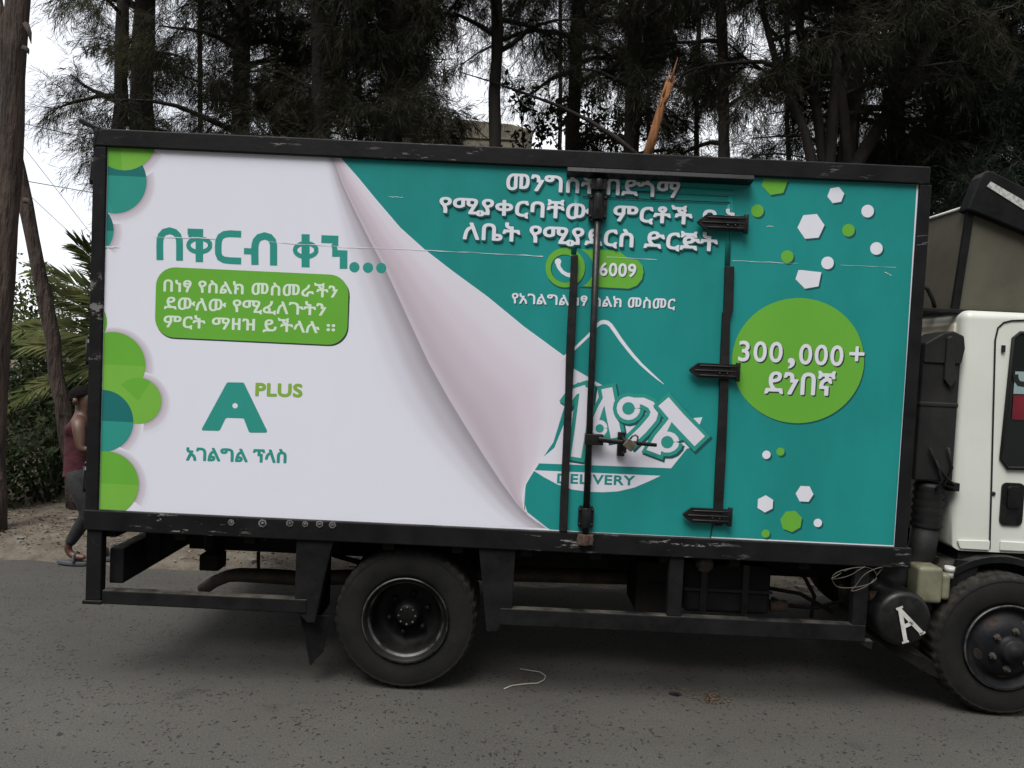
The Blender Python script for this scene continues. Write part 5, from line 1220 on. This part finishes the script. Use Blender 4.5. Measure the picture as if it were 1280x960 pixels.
mb.build('torn_wood', M['torn_wood'], o)
mb = MB(); mb.tube([at(800, 197, 4.6), at(770, 172, 4.7), at(735, 150, 4.8), at(700, 133, 4.9), at(660, 118, 5.0), at(620, 104, 5.1), at(575, 90, 5.2)], [.032, .029, .025, .02, .016, .011, .006], 8)
mb.build('fallen_limb', M['bark'], o)

# broadleaf plants
def leaf_cloud(P_, size, r, up=.3):
    n = len(P_); nrm = norm(r.normal(0, 1, (n, 3))+np.array([0, -.3, up])); t = norm(np.cross(nrm, r.normal(0, 1, (n, 3)))); b = np.cross(nrm, t)
    s = r.uniform(size[0], size[1], n)[:, None]
    return np.stack([P_-t*s, P_-b*s*.48, P_+t*s, P_+b*s*.48], 1).reshape(-1, 3)
def bush(name, label, c, rad, h, nstem, nleaf, size, m, seed, group, cat='bush', clumps=14, z_lo=.12):
    r = np.random.default_rng(seed); o = empty(name, Vector(c), label, cat, group); mb = MB(); Ps = []
    c = np.array(c, float)
    for i in range(nstem):
        a = r.uniform(0, 6.28); rr_ = rad*math.sqrt(r.random()); tip = c+np.array([math.cos(a)*rr_, math.sin(a)*rr_, h*r.uniform(.45, 1)*(1-.35*(rr_/rad)**2)])
        mid = (c+tip)/2+r.normal(0, .06*rad, 3); b = c+np.array([math.cos(a)*rr_*.2, math.sin(a)*rr_*.2, 0])
        poly = np.array([b, mid, tip]); mb.tube([Vector(p) for p in poly], [.018, .012, .004], 5, cap=False)
        k_ = nleaf//nstem; t = z_lo+(1-z_lo)*r.random(k_)**.7; Q = poly_at(poly, t)+r.normal(0, .10+.10*rad, (k_, 3))
        Ps.append(Q)
    mb.build('stem', M['bark'], o); quad_obj('foliage', leaf_cloud(np.concatenate(Ps), size, r), m, o)
    return o
BG = 'bushes on the earth bank'
bl = [((-6.3, 5.4, .2), 1.2, 2.6, M['leaves'], 'dark bush on the bank outside the left edge'), ((-4.6, 5.2, .2), 1.0, 2.1, M['leaves'], 'dark leafy bush behind the thick left trunk'), ((-3.5, 5.0, .3), .9, 1.7, M['leaves'], 'dark leafy bush between the two left trunks'),
      ((-2.5, 5.1, .4), .8, 1.6, M['leaves'], 'dark leafy bush behind the walking youth'), ((-1.4, 5.2, .5), 1.0, 2.2, M['leaves'], 'dark leafy bush hidden partly by the rear box post'), ((-0.2, 5.0, .5), .9, 1.6, M['leaves'], 'low dark bush behind the rear of the truck')]
for i, (c, r_, h, m, lab) in enumerate(bl): bush('leafy_bush', lab, c, r_, h, 26, 5200, (.025, .06), m, 200+i, BG)
for i, (c, r_, h, lab) in enumerate((((-3.1, 3.75, .02), .34, 1.15, 'straggly dark shrub at the foot of the thick left trunk'), ((-2.75, 4.15, .05), .45, 1.5, 'dark shrub left of the leaning trunk'))):
    bush('straggly_shrub', lab, c, r_, h, 12, 1500, (.02, .05), M['leaves'], 230+i, 'shrubs beside the left trunks', 'shrub')
# taller small-leaved trees against the left sky
bush('small_leaved_tree', 'small leaved tree topping out against the sky left of the box', (-4.7, 11.5, 0), 1.5, 4.5, 40, 15000, (.03, .07), M['leaves_mid'], 240, 'small trees against the left sky', 'tree')
bush('small_leaved_tree', 'lower small leaved tree behind the thick left trunk', (-7.3, 11.0, 0), 1.3, 3.6, 30, 9000, (.03, .07), M['leaves_mid'], 241, 'small trees against the left sky', 'tree')
bush('small_leaved_tree', 'taller small leaved tree partly behind the rear box post', (-3.3, 11.5, 0), 1.5, 5.3, 40, 15000, (.03, .07), M['leaves'], 242, 'small trees against the left sky', 'tree')
# leafy saplings in the sky gap
for i, (px, top) in enumerate(((655, 118), (672, 140), (698, 128), (722, 145), (745, 130), (770, 150), (792, 140))):
    Y = 7.0+.3*(i % 3); a, b = at(px, 198, Y), at(px+(6 if i % 2 else -5), top, Y); r = np.random.default_rng(300+i)
    o = empty('leafy_sapling', (a.x, Y, 0), 'thin sapling with sparse round leaves, '+['nearest the bare trunk', 'short, second from the bare trunk', 'tall and forked, left of the orange brick', 'below the slanting bough', 'in the middle of the gap', 'left of the broken stump', 'closest to the broken stump'][i], 'sapling', 'saplings in the sky gap')
    mb = MB(); tr = [Vector((a.x, Y, 0)), a, a.lerp(b, .5)+Vector((.05*math.sin(i), 0, 0)), b]; mb.tube(tr, [.03, .014, .011, .005], 6); Ps = []
    poly = np.array([tuple(p) for p in tr[1:]])
    for j in range(7):
        q = poly_at(poly, np.array([r.uniform(.15, .95)]))[0]; e = q+np.array([r.uniform(-.4, .4), r.uniform(-.3, .3), r.uniform(.1, .45)]); mb.tube([Vector(q), Vector((q+e)/2+np.array([0, 0, .03])), Vector(e)], [.008, .006, .003], 4, cap=False)
        Ps.append(poly_at(np.array([q, e]), r.random(26))+r.normal(0, .07, (26, 3)))
    mb.build('stem', M['bark'], o); quad_obj('foliage', leaf_cloud(np.concatenate(Ps), (.03, .065), r), M['leaves'], o)
# palm behind the rear of the truck: fronds reach out to the left
r = np.random.default_rng(55); pc = at(190, 430, 4.5)
palm = empty('palm', (pc.x, 4.5, 0), 'feathery palm whose fronds reach out left from behind the truck box', 'palm')
mb = MB(); mb.tube([(pc.x, 4.5, 0), (pc.x+.02, 4.5, 1.0), (pc.x, 4.5, pc.z-.1)], [.17, .15, .13], 12); mb.build('trunk', M['bark'], palm)
FR = [[(175, 420), (140, 375), (90, 350), (45, 338)], [(175, 430), (130, 395), (95, 375), (60, 365)], [(175, 432), (120, 415), (70, 408), (22, 412)], [(175, 438), (130, 432), (85, 430), (38, 432)], [(175, 440), (130, 450), (80, 465), (12, 503)], [(175, 425), (150, 360), (120, 320), (95, 305)],
      [(185, 430), (200, 370), (230, 330), (270, 310)], [(190, 435), (240, 400), (290, 395), (340, 410)], [(180, 445), (150, 480), (125, 530), (105, 590)]]
for i, fr in enumerate(FR):
    Yf = [4.5+(.35-.16*k2)*(1 if i % 2 else -1)*k2*.35-.12*k2 for k2 in range(4)]
    ctrl = np.array([tuple(at(*p, y)) for p, y in zip(fr, Yf)]); u = np.linspace(0, 1, 24)[:, None]
    cur = (1-u)**3*ctrl[0]+3*u*(1-u)**2*ctrl[1]+3*u**2*(1-u)*ctrl[2]+u**3*ctrl[3]
    mb = MB(); mb.tube([Vector(p) for p in cur], list(np.linspace(.016, .004, 24)), 6); fo = mb.build('frond', M['palm'], palm)
    nlf = 70; t = np.linspace(.12, .99, nlf); b = poly_at(cur, t); tan = norm(poly_at(cur, np.clip(t+.03, 0, 1))-poly_at(cur, t-.03)); Qs = []
    for s in (-1, 1):
        nrm = np.array([0, -1.0, .35]); sd_ = norm(np.cross(tan, nrm))*s; D = norm(tan*.95+sd_*r.uniform(.25, .6, (nlf, 1))+r.normal(0, .08, (nlf, 3))+np.array([0, -.05, -.14]))
        Ln = (.50*(1-.55*t))*r.uniform(.8, 1.1, nlf); tip = b+D*Ln[:, None]; mid = (b+tip)/2+np.array([0, 0, .015]); w = norm(np.cross(D, nrm))*.012
        Qs.append(np.stack([b-w*.3, mid-w, tip, mid+w], 1).reshape(-1, 3))
    Q = np.concatenate(Qs); lf = quad_obj('leaflets', Q, M['palm']); lf.parent = fo; lf.location = (0, 0, 0)

# ------------------------------------------------------------------ concrete block, brick, cables
bp, bq = at(560, 152, 16), at(664, 200, 16)
blk = empty('concrete_building', (bp.x, 16, 0), 'weathered beige concrete building end seen through the gap in the trees', 'building')
mb = MB(); mb.prism([(bp.x-1.5, 0), (bq.x-.28, 0), (bq.x-.28, bq.z+.1), (bq.x, bq.z+.6), (bq.x+.02, at(655, 162, 16).z), (at(640, 158, 16).x, at(640, 155, 16).z), (bp.x-1.5, at(560, 143, 16).z)], 16, 22)
mb.build('wall', M['concrete'], blk, .03)
mb = MB(); z_ = at(620, 160, 16).z
for q in range(4): mb.box(bp.x-1.4, bq.x-.35, 15.97, 15.998, z_-.30-.32*q, z_-.285-.32*q)
mb.build('shutter_joint', M['bank'], blk)
c = at(685, 189, 9); mb = MB()
mb.box(c.x-.09, c.x+.09, 9, 9.12, 0, c.z+.03); tag(mb.build('brick_pillar', M['brick_red'], None, .01), 'orange clay pillar top just showing above the truck box', 'pillar')
CB = [((-60, 132), (28, 154), (105, 172), (420, 235), 14, 'upper thin overhead cable crossing the left sky, nearly level'), ((-60, 209), (25, 225), (117, 241), (420, 290), 14, 'lower overhead cable crossing the left sky, nearly level'),
      ((-60, 70), (33, 188), (112, 290), (260, 480), 17, 'faint steep overhead cable sloping down behind the box post'), ((-60, 150), (25, 233), (97, 300), (260, 460), 17, 'faintest steep overhead cable sloping to the small leaved trees')]
for i, (a, b, c, d, Y, lab) in enumerate(CB):
    mb = MB(); mb.tube([at(*a, Y), at(*b, Y), at(*c, Y), at(*d, Y)], .010 if i < 2 else .007, 6); tag(mb.build('overhead_cable', M['cable']), lab, 'cable', 'overhead cables in the left sky')
